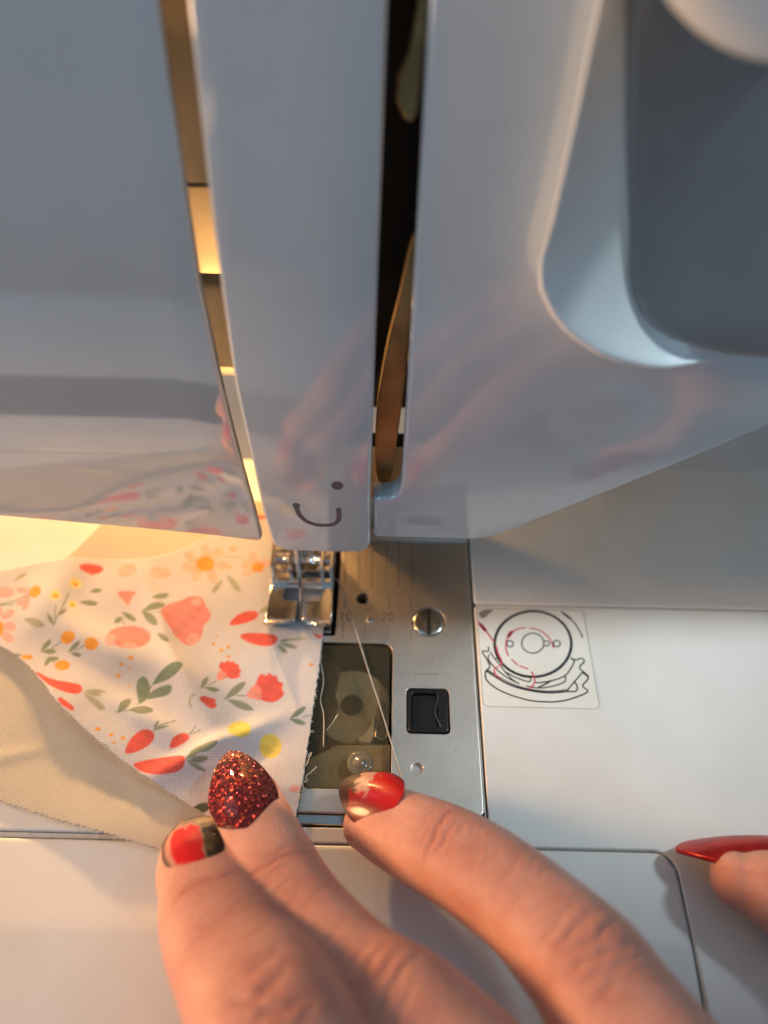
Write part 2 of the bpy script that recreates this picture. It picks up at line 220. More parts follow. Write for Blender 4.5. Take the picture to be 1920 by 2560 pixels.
('O','-33.46,-16.03 -33.46,-16.12 -33.52,-16.2 -33.61,-16.25 -33.72,-16.25 -33.83,-16.21 -33.92,-16.14 -33.97,-16.04 -33.97,-15.94 -33.92,-15.86 -33.82,-15.81 -33.71,-15.81 -33.6,-15.85 -33.51,-15.93'),
('O','-35.27,-17.58 -35.28,-17.78 -35.38,-17.93 -35.56,-18.03 -35.79,-18.03 -36.01,-17.95 -36.19,-17.8 -36.29,-17.61 -36.28,-17.41 -36.18,-17.25 -36,-17.16 -35.77,-17.15 -35.55,-17.24 -35.37,-17.39'),
('O','-32.9,-19.75 -32.9,-19.85 -32.95,-19.92 -33.04,-19.97 -33.15,-19.97 -33.26,-19.93 -33.35,-19.86 -33.4,-19.76 -33.4,-19.67 -33.34,-19.59 -33.25,-19.54 -33.14,-19.54 -33.03,-19.58 -32.94,-19.65'),
('O','4.28,-13.62 4.25,-13.81 4.13,-13.96 3.95,-14.04 3.74,-14.05 3.54,-13.97 3.4,-13.83 3.33,-13.65 3.37,-13.46 3.49,-13.31 3.67,-13.22 3.88,-13.22 4.08,-13.3 4.22,-13.44'),
('O','-35.95,-29.76 -35.96,-29.95 -36.06,-30.1 -36.25,-30.19 -36.48,-30.2 -36.71,-30.12 -36.9,-29.97 -37,-29.78 -37,-29.59 -36.89,-29.44 -36.7,-29.35 -36.47,-29.34 -36.24,-29.42 -36.05,-29.57'),
('O','-33.22,-30.83 -33.23,-30.99 -33.32,-31.12 -33.48,-31.2 -33.67,-31.2 -33.87,-31.13 -34.02,-31.01 -34.1,-30.85 -34.1,-30.69 -34.01,-30.56 -33.85,-30.48 -33.65,-30.48 -33.46,-30.55 -33.31,-30.67'),
('O','-30.85,-31.32 -30.86,-31.49 -30.96,-31.63 -31.13,-31.71 -31.35,-31.72 -31.56,-31.65 -31.72,-31.51 -31.81,-31.34 -31.81,-31.17 -31.71,-31.02 -31.53,-30.94 -31.32,-30.94 -31.11,-31.01 -30.94,-31.14'),
('O','-32.36,-32.39 -32.36,-32.52 -32.44,-32.63 -32.57,-32.69 -32.73,-32.69 -32.88,-32.64 -33.01,-32.54 -33.08,-32.41 -33.07,-32.28 -33,-32.17 -32.87,-32.11 -32.71,-32.11 -32.55,-32.16 -32.43,-32.26'),
('R','-15.6,-14.95 -15.16,-13.4 -14.22,-13.86 -13.99,-13.08 -13.04,-13.64 -12.58,-13.24 -12.03,-14.09 -11.27,-13.98 -11.29,-15.03 -10.54,-15.49 -11.05,-16.16 -10.44,-16.81 -11.94,-17.69 -13.49,-17.26 -14.57,-15.78'),
('c','-15.47,-15.8 -14.17,-15.58 -13.17,-17.39 -14.25,-17.84 -15.4,-18.34'),
('g','-15.5,-18.15 -16.81,-19.48 -16.65,-19.66 -15.34,-18.33'),
('g','-17.84,-20.76 -17.47,-20.22 -17.09,-19.51 -16.95,-18.7 -17,-17.99 -17.16,-17.57 -17.31,-17.51 -17.6,-17.75 -17.91,-18.33 -18.09,-19.12 -18.02,-20 -17.92,-20.73'),
('g','-17.45,-20.32 -16.79,-20.59 -15.98,-20.85 -15.2,-20.84 -14.6,-20.66 -14.32,-20.42 -14.34,-20.25 -14.68,-20 -15.33,-19.8 -16.11,-19.76 -16.87,-19.99 -17.46,-20.23'),
('R','-7.23,-17.94 -6.89,-16.53 -6.19,-15.94 -5.33,-16.72 -4.79,-15.53 -3.99,-16.55 -3.08,-16.24 -2.83,-17.74 -1.46,-17.89 -1.9,-19.29 -0.94,-20.46 -2.43,-22.21 -4.35,-22.53 -6.24,-21.77 -7.41,-19.8'),
('c','-7.34,-18.41 -6,-19.3 -5.43,-22.24 -7.15,-21.84 -9.08,-21.48 -8.35,-19.73'),
('g','-13.14,-22.35 -12.12,-21.8 -10.92,-21.03 -10.01,-19.95 -9.45,-18.89 -9.33,-18.18 -9.5,-18 -10.15,-18.15 -11.12,-18.79 -12.09,-19.82 -12.76,-21.14 -13.23,-22.25'),
('g','-12.63,-22.26 -11.57,-23 -10.24,-23.82 -8.84,-24.26 -7.67,-24.37 -7.05,-24.22 -7,-24 -7.49,-23.47 -8.55,-22.82 -9.94,-22.3 -11.41,-22.16 -12.61,-22.14'),
('g','-10.98,-21.37 -8.9,-21.31 -8.93,-21.09 -11.02,-21.14'),
('R','-18.03,-23.01 -17.12,-22.22 -15.85,-22.37 -14.67,-22.43 -14.8,-23.15 -14.19,-23.85 -15,-25.01 -16.27,-24.34'),
('l','-18.9,-21.88 -19.87,-22.57 -19.51,-23.07 -18.55,-22.37'),
('l','-19.96,-22.79 -19.87,-24.22 -19.32,-24.27 -19.41,-22.85'),
('l','-19.69,-24.49 -19.09,-24.83 -18.9,-24.34 -19.5,-24'),
('G','-31.81,-18.57 -31.11,-17.52 -30.06,-17.68 -29.1,-18.96 -28.49,-21.01 -29.01,-22.83 -30.01,-23.97 -30.82,-22.2 -31.57,-20.4'),
('G','-28.64,-19.5 -27.59,-17.06 -25.56,-15.49 -23.08,-14.95 -22.17,-15.69 -22.82,-17.5 -24.56,-18.38 -26.59,-18.8'),
('G','-29.33,-22.71 -28.52,-20.69 -26.63,-19.64 -24.53,-19.4 -23.9,-20.44 -24.68,-21.6 -26.77,-22.01'),
('G','-30.11,-24.13 -29.21,-20.87 -29.46,-20.74 -30.36,-24.01'),
('G','-29.22,-20.89 -27.82,-18.56 -28.05,-18.38 -29.44,-20.72'),
('g','-33.54,-26.09 -32.83,-25.71 -32.05,-25.16 -31.7,-24.31 -31.67,-23.45 -31.9,-22.86 -32.16,-22.68 -32.7,-22.75 -33.32,-23.21 -33.76,-24 -33.77,-25.08 -33.68,-26'),
('g','-31.36,-25.64 -30.32,-26.04 -29.06,-26.4 -27.94,-26.25 -27.14,-25.8 -26.82,-25.29 -26.9,-24.98 -27.48,-24.54 -28.49,-24.26 -29.65,-24.31 -30.64,-24.89 -31.41,-25.47'),
('g','-34.16,-25.97 -30.53,-25.66 -30.6,-25.4 -34.23,-25.71'),
('R','-53.26,-17.24 -52.2,-17.5 -49.94,-18.65 -47.62,-19.34 -45.01,-19.59 -42.77,-20.04 -41.91,-21.21 -42.36,-22.31 -44.23,-22.36 -46.51,-21.69 -48.94,-20.57 -50.81,-19.28'),
('l','-41.81,-21.71 -40.83,-21.93 -39.62,-22.12 -38.5,-22.01 -37.65,-21.75 -37.27,-21.46 -37.32,-21.28 -37.85,-21.05 -38.82,-20.9 -39.97,-20.95 -41.02,-21.28 -41.84,-21.62'),
('l','-41.61,-21.98 -40.68,-22.98 -39.49,-24.13 -38.17,-24.98 -37.04,-25.46 -36.39,-25.54 -36.31,-25.37 -36.7,-24.75 -37.64,-23.84 -38.93,-22.93 -40.38,-22.31 -41.57,-21.88'),
('l','-41.49,-21.69 -40.77,-22.04 -39.88,-22.42 -39,-22.58 -38.3,-22.57 -37.96,-22.45 -37.96,-22.32 -38.33,-22.05 -39.04,-21.75 -39.93,-21.54 -40.8,-21.56 -41.5,-21.62'),
('l','-39,-23.32 -38.78,-23.92 -38.47,-24.63 -37.99,-25.21 -37.5,-25.6 -37.16,-25.73 -37.06,-25.66 -37.1,-25.31 -37.35,-24.75 -37.79,-24.14 -38.41,-23.65 -38.95,-23.29'),
('R','-46.28,-23.62 -45.63,-23.29 -43.89,-24.32 -42.21,-25.42 -42.19,-26.39 -43.69,-25.73 -45.07,-24.97'),
('R','-30.14,-34.67 -30.34,-33.17 -29.73,-30.95 -28.45,-29.49 -26.66,-29.32 -25.29,-30.26 -25.47,-31.69 -26.65,-33.08 -28.38,-34.23'),
('g','-25.37,-29.83 -24.1,-28.52 -24.32,-28.29 -25.59,-29.6'),
('g','-24.12,-28.54 -21.85,-27.24 -22.03,-26.97 -24.3,-28.27'),
('g','-25.54,-29.73 -25.29,-29.37 -25.03,-28.91 -24.94,-28.37 -24.96,-27.91 -25.06,-27.63 -25.16,-27.59 -25.35,-27.75 -25.55,-28.12 -25.68,-28.64 -25.65,-29.23 -25.59,-29.71'),
('g','-25.17,-29.6 -24.66,-29.52 -24.03,-29.37 -23.48,-29.09 -23.1,-28.78 -22.95,-28.55 -22.99,-28.46 -23.29,-28.45 -23.79,-28.57 -24.35,-28.83 -24.83,-29.22 -25.2,-29.56'),
('R','-22.14,-33.09 -21.95,-31.6 -21,-30.32 -19.7,-29.7 -18.6,-30.18 -18.51,-31.1 -19.43,-32.2 -20.82,-32.9'),
('g','-18.61,-30.05 -17.64,-28.19 -17.86,-28.05 -18.83,-29.9'),
('g','-18.59,-30.07 -16.5,-29.3 -16.59,-29.1 -18.69,-29.87'),
('R','-28.54,-36.49 -26.66,-35.72 -23.67,-34.93 -20.58,-34.53 -18.63,-34.8 -18.08,-35.84 -18.5,-37.2 -20.27,-38.19 -23.29,-38.66 -26.35,-38.02'),
('g','-18.13,-35.64 -17.33,-35.38 -16.39,-34.98 -15.69,-34.31 -15.29,-33.6 -15.22,-33.09 -15.37,-32.93 -15.88,-32.94 -16.64,-33.27 -17.38,-33.9 -17.87,-34.79 -18.21,-35.56'),
('g','-16.99,-34.54 -15.88,-34.42 -14.56,-34.17 -13.43,-33.56 -12.65,-32.86 -12.37,-32.31 -12.49,-32.09 -13.14,-32 -14.21,-32.21 -15.38,-32.75 -16.34,-33.64 -17.06,-34.43'),
('g','-17.94,-35.96 -17.08,-36.02 -16.03,-36.02 -15.07,-35.77 -14.36,-35.41 -14.06,-35.1 -14.11,-34.94 -14.58,-34.8 -15.42,-34.8 -16.4,-35 -17.29,-35.46 -17.97,-35.88'),
('g','-17.73,-36.1 -17.07,-36.47 -16.23,-36.88 -15.37,-37.1 -14.67,-37.16 -14.31,-37.08 -14.29,-36.97 -14.61,-36.7 -15.28,-36.38 -16.13,-36.12 -17.01,-36.05 -17.72,-36.04'),
('Y','-6.77,-28.62 -6.89,-29.49 -7.45,-30.19 -8.33,-30.6 -9.37,-30.62 -10.36,-30.26 -11.11,-29.59 -11.47,-28.74 -11.37,-27.86 -10.81,-27.14 -9.92,-26.73 -8.87,-26.7 -7.87,-27.07 -7.12,-27.76'),
('Y','-0.53,-31.54 -0.64,-32.62 -1.17,-33.49 -2.01,-33.98 -2.99,-34 -3.94,-33.55 -4.66,-32.72 -5.01,-31.65 -4.93,-30.56 -4.41,-29.67 -3.56,-29.16 -2.55,-29.13 -1.59,-29.6 -0.87,-30.46'),
('G','0.51,-25.98 1.28,-25.65 2.2,-25.18 2.93,-24.48 3.41,-23.77 3.55,-23.3 3.44,-23.16 2.97,-23.23 2.24,-23.62 1.46,-24.28 0.88,-25.16 0.45,-25.91'),
('G','0.47,-25.99 1.08,-26.42 1.85,-26.88 2.66,-27.07 3.34,-27.06 3.7,-26.9 3.73,-26.74 3.46,-26.41 2.84,-26.04 2.04,-25.79 1.18,-25.82 0.49,-25.9'),
('g','3.2,-25.37 5.23,-24.97 5.18,-24.76 3.15,-25.16'),
('D','-12.46,-43.39 -12.42,-43.81 -12.69,-44.28 -13.22,-44.68 -13.9,-44.96 -14.6,-45.05 -15.18,-44.93 -15.53,-44.64 -15.58,-44.22 -15.31,-43.75 -14.79,-43.34 -14.1,-43.06 -13.39,-42.97 -12.81,-43.09'),
('P','4.06,-39.92 3.97,-40.22 3.67,-40.47 3.22,-40.61 2.71,-40.62 2.23,-40.5 1.89,-40.27 1.74,-39.97 1.83,-39.67 2.13,-39.42 2.58,-39.27 3.1,-39.26 3.57,-39.39 3.92,-39.62'),
('Y','4.5,-41.48 4.48,-41.68 4.36,-41.84 4.19,-41.93 3.98,-41.93 3.79,-41.85 3.65,-41.7 3.58,-41.5 3.61,-41.3 3.73,-41.14 3.9,-41.05 4.11,-41.04 4.3,-41.13 4.44,-41.28'),
('R','3.65,-6.05 5.63,-6.41 5.42,-7.22 4.62,-7.14'),
('R','-85.48,-0.46 -80.49,0.76 -77.15,-0.77 -79.03,-2.95 -83.71,-2.55'),
('p','-73.4,6.5 -73.33,5.28 -74,4.29 -75.27,3.72 -76.9,3.67 -78.58,4.16 -79.97,5.1 -80.8,6.3 -80.9,7.53 -80.25,8.55 -78.96,9.14 -77.3,9.19 -75.6,8.68 -74.2,7.72'),
('O','-68.34,-6.32 -68.27,-6.89 -68.47,-7.36 -68.91,-7.63 -69.49,-7.64 -70.12,-7.4 -70.65,-6.96 -70.99,-6.39 -71.07,-5.81 -70.87,-5.33 -70.43,-5.06 -69.84,-5.05 -69.22,-5.29 -68.68,-5.74'),
('g','-82.08,9.64 -81.1,9.5 -79.95,9.44 -79.02,9.8 -78.43,10.34 -78.26,10.85 -78.4,11.11 -78.99,11.36 -79.92,11.4 -80.89,11.12 -81.63,10.42 -82.16,9.77'),
('g','-72.56,5.36 -72.02,4.45 -71.31,3.39 -70.43,2.61 -69.62,2.16 -69.13,2.08 -69.02,2.24 -69.21,2.81 -69.78,3.64 -70.62,4.48 -71.65,5.05 -72.51,5.44'),
('k','-29.59,19.6 -29.75,18.9 -30.45,18.32 -31.56,17.98 -32.85,17.94 -34.08,18.22 -35,18.75 -35.44,19.43 -35.29,20.13 -34.59,20.72 -33.48,21.07 -32.17,21.1 -30.94,20.83 -30.02,20.29'),
('O','-37.51,19.99 -37.54,19.45 -37.86,19.01 -38.39,18.76 -39.04,18.74 -39.67,18.96 -40.17,19.38 -40.44,19.91 -40.41,20.45 -40.11,20.89 -39.57,21.15 -38.92,21.17 -38.28,20.95 -37.78,20.52'),
('R','-29.57,22.1 -24.98,24.14 -22.79,22.93 -25.42,20.96'),
('g','-20.7,22.29 -19.82,22.2 -18.76,22.19 -17.84,22.57 -17.18,23.12 -16.92,23.62 -17,23.85 -17.5,24.07 -18.35,24.08 -19.31,23.77 -20.12,23.07 -20.74,22.42'),
('p','-43.26,23.61 -43.41,22.77 -44.21,22.09 -45.5,21.69 -47.03,21.64 -48.49,21.96 -49.61,22.59 -50.17,23.4 -50.04,24.24 -49.24,24.94 -47.95,25.35 -46.4,25.39 -44.92,25.06 -43.8,24.42'),
('R','-16.33,26.32 -10.41,27.15 -9.76,25.87 -14.66,25.08'),
('g','-52.74,20.12 -52.04,20.2 -51.24,20.39 -50.65,20.91 -50.31,21.53 -50.27,22.03 -50.4,22.23 -50.84,22.33 -51.48,22.17 -52.12,21.71 -52.53,20.93 -52.81,20.23'),
('O','-57.09,18.81 -57.09,18.38 -57.31,18.03 -57.72,17.83 -58.24,17.81 -58.76,17.99 -59.18,18.32 -59.42,18.74 -59.43,19.17 -59.21,19.52 -58.79,19.73 -58.27,19.74 -57.75,19.56 -57.33,19.23')]
DIAGRAM = [
('k',0.42,'59.75,-6.86 59.57,-7.77 59.29,-8.66 58.91,-9.53 58.45,-10.36 57.9,-11.15 57.27,-11.88 56.57,-12.55 55.82,-13.14 55.01,-13.66 54.16,-14.1 53.28,-14.45 52.38,-14.71 51.47,-14.88 50.56,-14.95 49.66,-14.92 48.78,-14.8 47.93,-14.59 47.12,-14.28 46.36,-13.88 45.66,-13.4 45.03,-12.84 44.47,-12.21 44,-11.51 43.61,-10.75 43.32,-9.93 43.13,-9.08 43.04,-8.2 43.06,-7.3 43.18,-6.39 43.4,-5.48 43.73,-4.58 44.16,-3.71 44.68,-2.88 45.29,-2.09 45.99,-1.37 46.75,-0.72 47.59,-0.14 48.47,0.35 49.39,0.74 50.35,1.03 51.32,1.22 52.29,1.3 53.24,1.27 54.18,1.14 55.08,0.89 55.92,0.55 56.71,0.1 57.42,-0.43 58.06,-1.05 58.6,-1.74 59.05,-2.5 59.4,-3.31 59.65,-4.16 59.79,-5.04 59.82,-5.95 59.75,-6.86'),
('k',0.2,'53.79,-6.82 53.68,-7.3 53.49,-7.77 53.22,-8.2 52.88,-8.58 52.49,-8.89 52.05,-9.12 51.59,-9.27 51.12,-9.33 50.66,-9.3 50.22,-9.17 49.83,-8.96 49.5,-8.66 49.24,-8.3 49.06,-7.88 48.97,-7.42 48.97,-6.94 49.06,-6.46 49.24,-5.99 49.51,-5.55 49.85,-5.17 50.25,-4.84 50.69,-4.6 51.16,-4.44 51.64,-4.38 52.11,-4.42 52.55,-4.55 52.95,-4.77 53.28,-5.08 53.54,-5.45 53.71,-5.87 53.8,-6.34 53.79,-6.82'),
('k',0.2,'47.13,-7.12 47.06,-7.39 46.92,-7.62 46.7,-7.8 46.46,-7.9 46.2,-7.91 45.97,-7.82 45.79,-7.65 45.68,-7.43 45.66,-7.16 45.72,-6.9 45.87,-6.66 46.08,-6.48 46.33,-6.39 46.59,-6.38 46.82,-6.46 47,-6.63 47.11,-6.86 47.13,-7.12'),
('k',0.2,'57.33,-6.81 57.25,-7.09 57.09,-7.33 56.87,-7.51 56.62,-7.61 56.37,-7.62 56.14,-7.53 55.96,-7.36 55.87,-7.12 55.85,-6.85 55.93,-6.58 56.09,-6.34 56.31,-6.15 56.56,-6.05 56.82,-6.04 57.05,-6.13 57.22,-6.31 57.32,-6.54 57.33,-6.81'),
('k',0.2,'53.94,-6.31 54.91,-6.35 54.74,-7.39 53.72,-7.41'),
('k',0.26,'58.62,1.33 59.6,0.42 60.47,-0.48'),
('k',0.2,'60.47,-0.48 61.29,-1.72 62.01,-3.52 62.51,-5.19'),
('k',0.36,'59.15,0.81 60.04,-0.03 60.44,-0.41'),
('r',0.2,'55.77,-8.02 55.6,-7.04 55.42,-6.16 54.85,-5.17 53.72,-3.97 52.42,-3.33 50.97,-3.09'),
('r',0.2,'50.3,-3 48.69,-3.31 47.35,-4.02 46.26,-5.29 45.68,-6.41 45.42,-7.74'),
('r',0.5,'47.25,-4.03 46.66,-4.56 46.15,-5.51'),
('r',0.2,'45.42,-7.74 45.46,-9.05 45.85,-10.12'),
('r',0.2,'46.36,-10.85 47.13,-11.79 47.65,-12.31'),
('r',0.2,'47.92,-12.45 48.93,-12.8 49.75,-13.16'),
('r',0.22,'39.75,-1.73 41.38,-4.07 42.94,-6.71'),
('r',0.55,'40.15,-2.29 40.87,-3.36 41.37,-4.12'),
('r',0.2,'50.35,-13.71 50.72,-14.63 50.86,-15.66 50.5,-16.7 49.46,-17.78'),
('r',0.2,'43.45,-12.73 42.7,-13.17 42.48,-13.8 42.74,-14.63 43.76,-15.53'),
('r',0.22,'43.35,-7.79 43.68,-9.74 44.29,-11.65 43.65,-12.62'),
('k',0.22,'41.64,-7.95 41.55,-9.15 40.27,-9.12 41.1,-11.1 41.65,-12.78 40.72,-13.85 40.54,-15.1 40.94,-16.22 42.51,-17.71 44.64,-18.86 46.96,-19.71 49.65,-20.37 52.57,-20.56 55.15,-20.43 58,-19.73 61.56,-18.08 60.74,-16.74 62.26,-14.75 60.84,-12.92 60.85,-12.18 61.85,-11.2 61.86,-10.45 61.22,-10.32 60.2,-10.71 59.12,-10.31'),
('k',0.3,'40.91,-13.84 42.7,-15.15 44.83,-16.53 47.17,-17.49 49.89,-18.13 52.63,-18.46 55.41,-18.35 57.31,-18.04'),
('k',0.14,'41.12,-13.53 43.09,-14.93 45.23,-16.26 47.38,-17.18 49.92,-17.83 52.67,-18.12 55.46,-17.99 57.36,-17.64'),
('k',0.2,'41.75,-9.9 41.42,-10.55 41.64,-11.51 42.5,-12.75 43.72,-14.09 45.3,-15.39 47.53,-16.61'),
('k',0.2,'41.99,-9.24 42.66,-10.63 43.85,-12.4 45.02,-14.26 46.38,-15.88 47.53,-16.61'),
('k',0.2,'42.93,-10.83 43.9,-10.59'),
('k',0.2,'44.27,-11.97 45.13,-13 46.54,-14.12 48.35,-14.9 50.01,-15.17 49.73,-16.1 48.27,-15.73 46.47,-14.95 45.04,-14.05'),
('k',0.26,'59.13,-10.2 59.89,-10.93'),
('k',0.2,'59.89,-10.93 59,-12.54 57.63,-14.25 56.2,-15.11 54.25,-15.78 51.95,-16.25 50.74,-16.24'),
('k',0.2,'48.88,-17.04 49.97,-17.32 51.81,-17.48 54.08,-17.11 56.03,-16.45 57.25,-15.71 57.4,-14.57'),
('k',0.24,'54.45,-15.67 53.04,-16.53 51.45,-17.38'),
('k',0.2,'57.31,-18.04 58.2,-16.91 59.53,-15.44 61.11,-13.64'),
('k',0.3,'61.12,-13.54 62.27,-14.65'),
('k',0.22,'57.29,-18.14 59.17,-18 59.58,-17.08 59.41,-16.27 58.99,-15.97'),
('k',0.2,'43.79,-10.81 44.18,-11.87')]

# ------------------------------------------------------------------ materials
def node_mat(name):
    m = bpy.data.materials.new(name)
    m.use_nodes = True
    nt = m.node_tree
    return m, nt, nt.nodes['Principled BSDF']

def N(nt, typ, **kw):
    n = nt.nodes.new(typ)
    for k, v in kw.items():
        setattr(n, k, v)
    return n

def objcoord(nt, scale=1000.0, stretch=(1, 1, 1)):
    tc = N(nt, 'ShaderNodeTexCoord')
    mp = N(nt, 'ShaderNodeMapping')
    mp.inputs['Scale'].default_value = tuple(scale * s for s in stretch)
    nt.links.new(tc.outputs['Object'], mp.inputs['Vector'])
    return mp.outputs['Vector']

def noise(nt, vec, scale, detail=3, rough=0.55):
    n = N(nt, 'ShaderNodeTexNoise')
    n.inputs['Scale'].default_value = scale
    n.inputs['Detail'].default_value = detail
    n.inputs['Roughness'].default_value = rough
    if vec is not None:
        nt.links.new(vec, n.inputs['Vector'])
    return n

def ramp(nt, fac, stops):
    r = N(nt, 'ShaderNodeValToRGB')
    el = r.color_ramp.elements
    while len(el) < len(stops):
        el.new(0.5)
    for e, (p, c) in zip(el, stops):
        e.position = p
        e.color = (*c, 1) if len(c) == 3 else c
    nt.links.new(fac, r.inputs[0])
    return r.outputs[0]

def bump(nt, height, strength, dist_mm, normal=None):
    b = N(nt, 'ShaderNodeBump')
    b.inputs['Strength'].default_value = strength
    b.inputs['Distance'].default_value = dist_mm * S
    nt.links.new(height, b.inputs['Height'])
    if normal is not None:
        nt.links.new(normal, b.inputs['Normal'])
    return b.outputs[0]

def plastic(name, c, rough=0.3, ior=1.5, grime=0.06, bumpy=0.02, coat=0.0):
    m, nt, p = node_mat(name)
    v = objcoord(nt)
    n1 = noise(nt, v, 0.035, 4)
    n2 = noise(nt, v, 1.6, 3)
    c2 = tuple(x * (1 - grime * 2.2) for x in (c[0], c[1] * .985, c[2] * .95))
    nt.links.new(ramp(nt, n1.outputs[0], [(0.35, c2), (0.62, c)]), p.inputs['Base Color'])
    rr = ramp(nt, n2.outputs[0], [(0.3, (rough * .85,) * 3), (0.75, (rough * 1.25,) * 3)])
    nt.links.new(rr, p.inputs['Roughness'])
    nt.links.new(bump(nt, n2.outputs[0], 0.25, bumpy), p.inputs['Normal'])
    p.inputs['IOR'].default_value = ior
    p.inputs['Coat Weight'].default_value = coat
    p.inputs['Coat Roughness'].default_value = 0.04
    return m

def metal(name, c, rough=0.25, grain=None, spots=0.15, bumpy=0.01):
    m, nt, p = node_mat(name)
    v = objcoord(nt, 1000, grain or (1, 1, 1))
    n1 = noise(nt, v, 1.2, 4, .65)
    n2 = noise(nt, objcoord(nt), 0.11, 4)
    dark = tuple(x * (1 - spots) for x in c)
    nt.links.new(ramp(nt, n2.outputs[0], [(0.32, dark), (0.62, c)]), p.inputs['Base Color'])
    rr = ramp(nt, n1.outputs[0], [(0.3, (rough * .7,) * 3), (0.75, (rough * 1.35,) * 3)])
    nt.links.new(rr, p.inputs['Roughness'])
    p.inputs['Metallic'].default_value = 1.0
    nt.links.new(bump(nt, n1.outputs[0], 0.35, bumpy), p.inputs['Normal'])
    return m

def plain(name, c, rough=0.6, metallic=0.0):
    m, nt, p = node_mat(name)
    n1 = noise(nt, objcoord(nt), 0.6, 3)
    nt.links.new(ramp(nt, n1.outputs[0], [(0.3, tuple(x * .8 for x in c)), (0.7, c)]), p.inputs['Base Color'])
    p.inputs['Roughness'].default_value = rough
    p.inputs['Metallic'].default_value = metallic
    return m

M = {}
M['bed'] = plastic('bed_plastic', (0.80, 0.80, 0.77), 0.34, 1.5, 0.035, 0.012)
M['head'] = plastic('head_gloss_plastic', (0.55, 0.605, 0.66), 0.10, 2.2, 0.02, 0.003)
M['head_left'] = plastic('head_mirror_gloss_plastic', (0.52, 0.58, 0.64), 0.06, 3.4, 0.02, 0.003)
M['inner'] = plastic('inner_plastic', (0.64, 0.58, 0.49), 0.5, 1.45, 0.10, 0.03)
M['white_inner'] = plastic('white_inner_plastic', (0.88, 0.86, 0.80), 0.4, 1.45, 0.03)
M['dial'] = plastic('dial_plastic', (0.84, 0.88, 0.88), 0.3, 1.5, 0.02)
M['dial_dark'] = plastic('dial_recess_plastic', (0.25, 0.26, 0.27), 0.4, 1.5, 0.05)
M['plate'] = metal('satin_steel', (0.76, 0.70, 0.62), 0.42, (2.2, 2.6, 1), 0.10, 0.010)
M['chrome'] = metal('chrome', (0.84, 0.82, 0.79), 0.13, None, 0.12, 0.006)
M['screw'] = metal('screw_steel', (0.62, 0.60, 0.56), 0.24, None, 0.25)
M['steel'] = metal('steel', (0.60, 0.58, 0.55), 0.2, None, 0.2)
M['lamplit'] = metal('lamplit_steel', (0.52, 0.37, 0.17), 0.42, None, 0.45, 0.05)  # steel with the lamp's warm light put into its colour
M['black'] = plain('black_plastic', (0.012, 0.011, 0.011), 0.28)
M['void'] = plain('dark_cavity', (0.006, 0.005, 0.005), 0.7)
M['gap'] = plain('dark_seam', (0.025, 0.02, 0.015), 0.8)  # near black base colour showing between the bed panels
M['ink'] = plain('black_ink', (0.012, 0.012, 0.014), 0.5)
M['emblem'] = plain('grey_ink', (0.15, 0.12, 0.14), 0.45)
M['red_ink'] = plain('red_ink', (0.72, 0.05, 0.09), 0.5)
M['engrave'] = plain('engraved_line', (0.17, 0.14, 0.11), 0.6, 0.3)
M['engrave_highlight'] = plain('engraved_highlight', (0.75, 0.72, 0.66), 0.4, 0.6)
M['sticker'] = plastic('sticker_film', (0.86, 0.85, 0.79), 0.22, 1.48, 0.03)
M['bobbin'] = plastic('bobbin_plastic', (0.66, 0.60, 0.50), 0.2)
M['table'] = plastic('table_laminate', (0.52, 0.55, 0.56), 0.45, 1.45, 0.06)

# smoky translucent bobbin cover
m, nt, p = node_mat('smoky_acrylic')
v = objcoord(nt)
ns = noise(nt, v, 0.5, 5, .7)
tr = N(nt, 'ShaderNodeBsdfTransparent')
nt.links.new(ramp(nt, ns.outputs[0], [(0.3, (0.52, 0.45, 0.32)), (0.75, (0.70, 0.63, 0.49))]), tr.inputs['Color'])
p.inputs['Base Color'].default_value = (0.30, 0.25, 0.15, 1)
p.inputs['IOR'].default_value = 1.6
nt.links.new(ramp(nt, ns.outputs[0], [(0.35, (0.06,) * 3), (0.8, (0.22,) * 3)]), p.inputs['Roughness'])
nb = noise(nt, v, 0.16, 3)
bn = bump(nt, nb.outputs[0], 0.8, 0.9)
nt.links.new(bn, p.inputs['Normal'])
mx = N(nt, 'ShaderNodeMixShader')
mx.inputs[0].default_value = 0.17
nt.links.new(tr.outputs[0], mx.inputs[1])
nt.links.new(p.outputs[0], mx.inputs[2])
nt.links.new(mx.outputs[0], nt.nodes['Material Output'].inputs['Surface'])
M['acrylic'] = m
m, nt, p = node_mat('clear_acrylic')
p.inputs['Base Color'].default_value = (0.42, 0.36, 0.24, 1)
p.inputs['Roughness'].default_value = 0.08
p.inputs['Transmission Weight'].default_value = 0.6
M['clear'] = m

# bulb
m, nt, p = node_mat('warm_bulb')
p.inputs['Base Color'].default_value = (0.9, 0.8, 0.6, 1)
p.inputs['Emission Color'].default_value = (1.0, 0.52, 0.17, 1)
p.inputs['Emission Strength'].default_value = BULB_STRENGTH
M['bulb'] = m

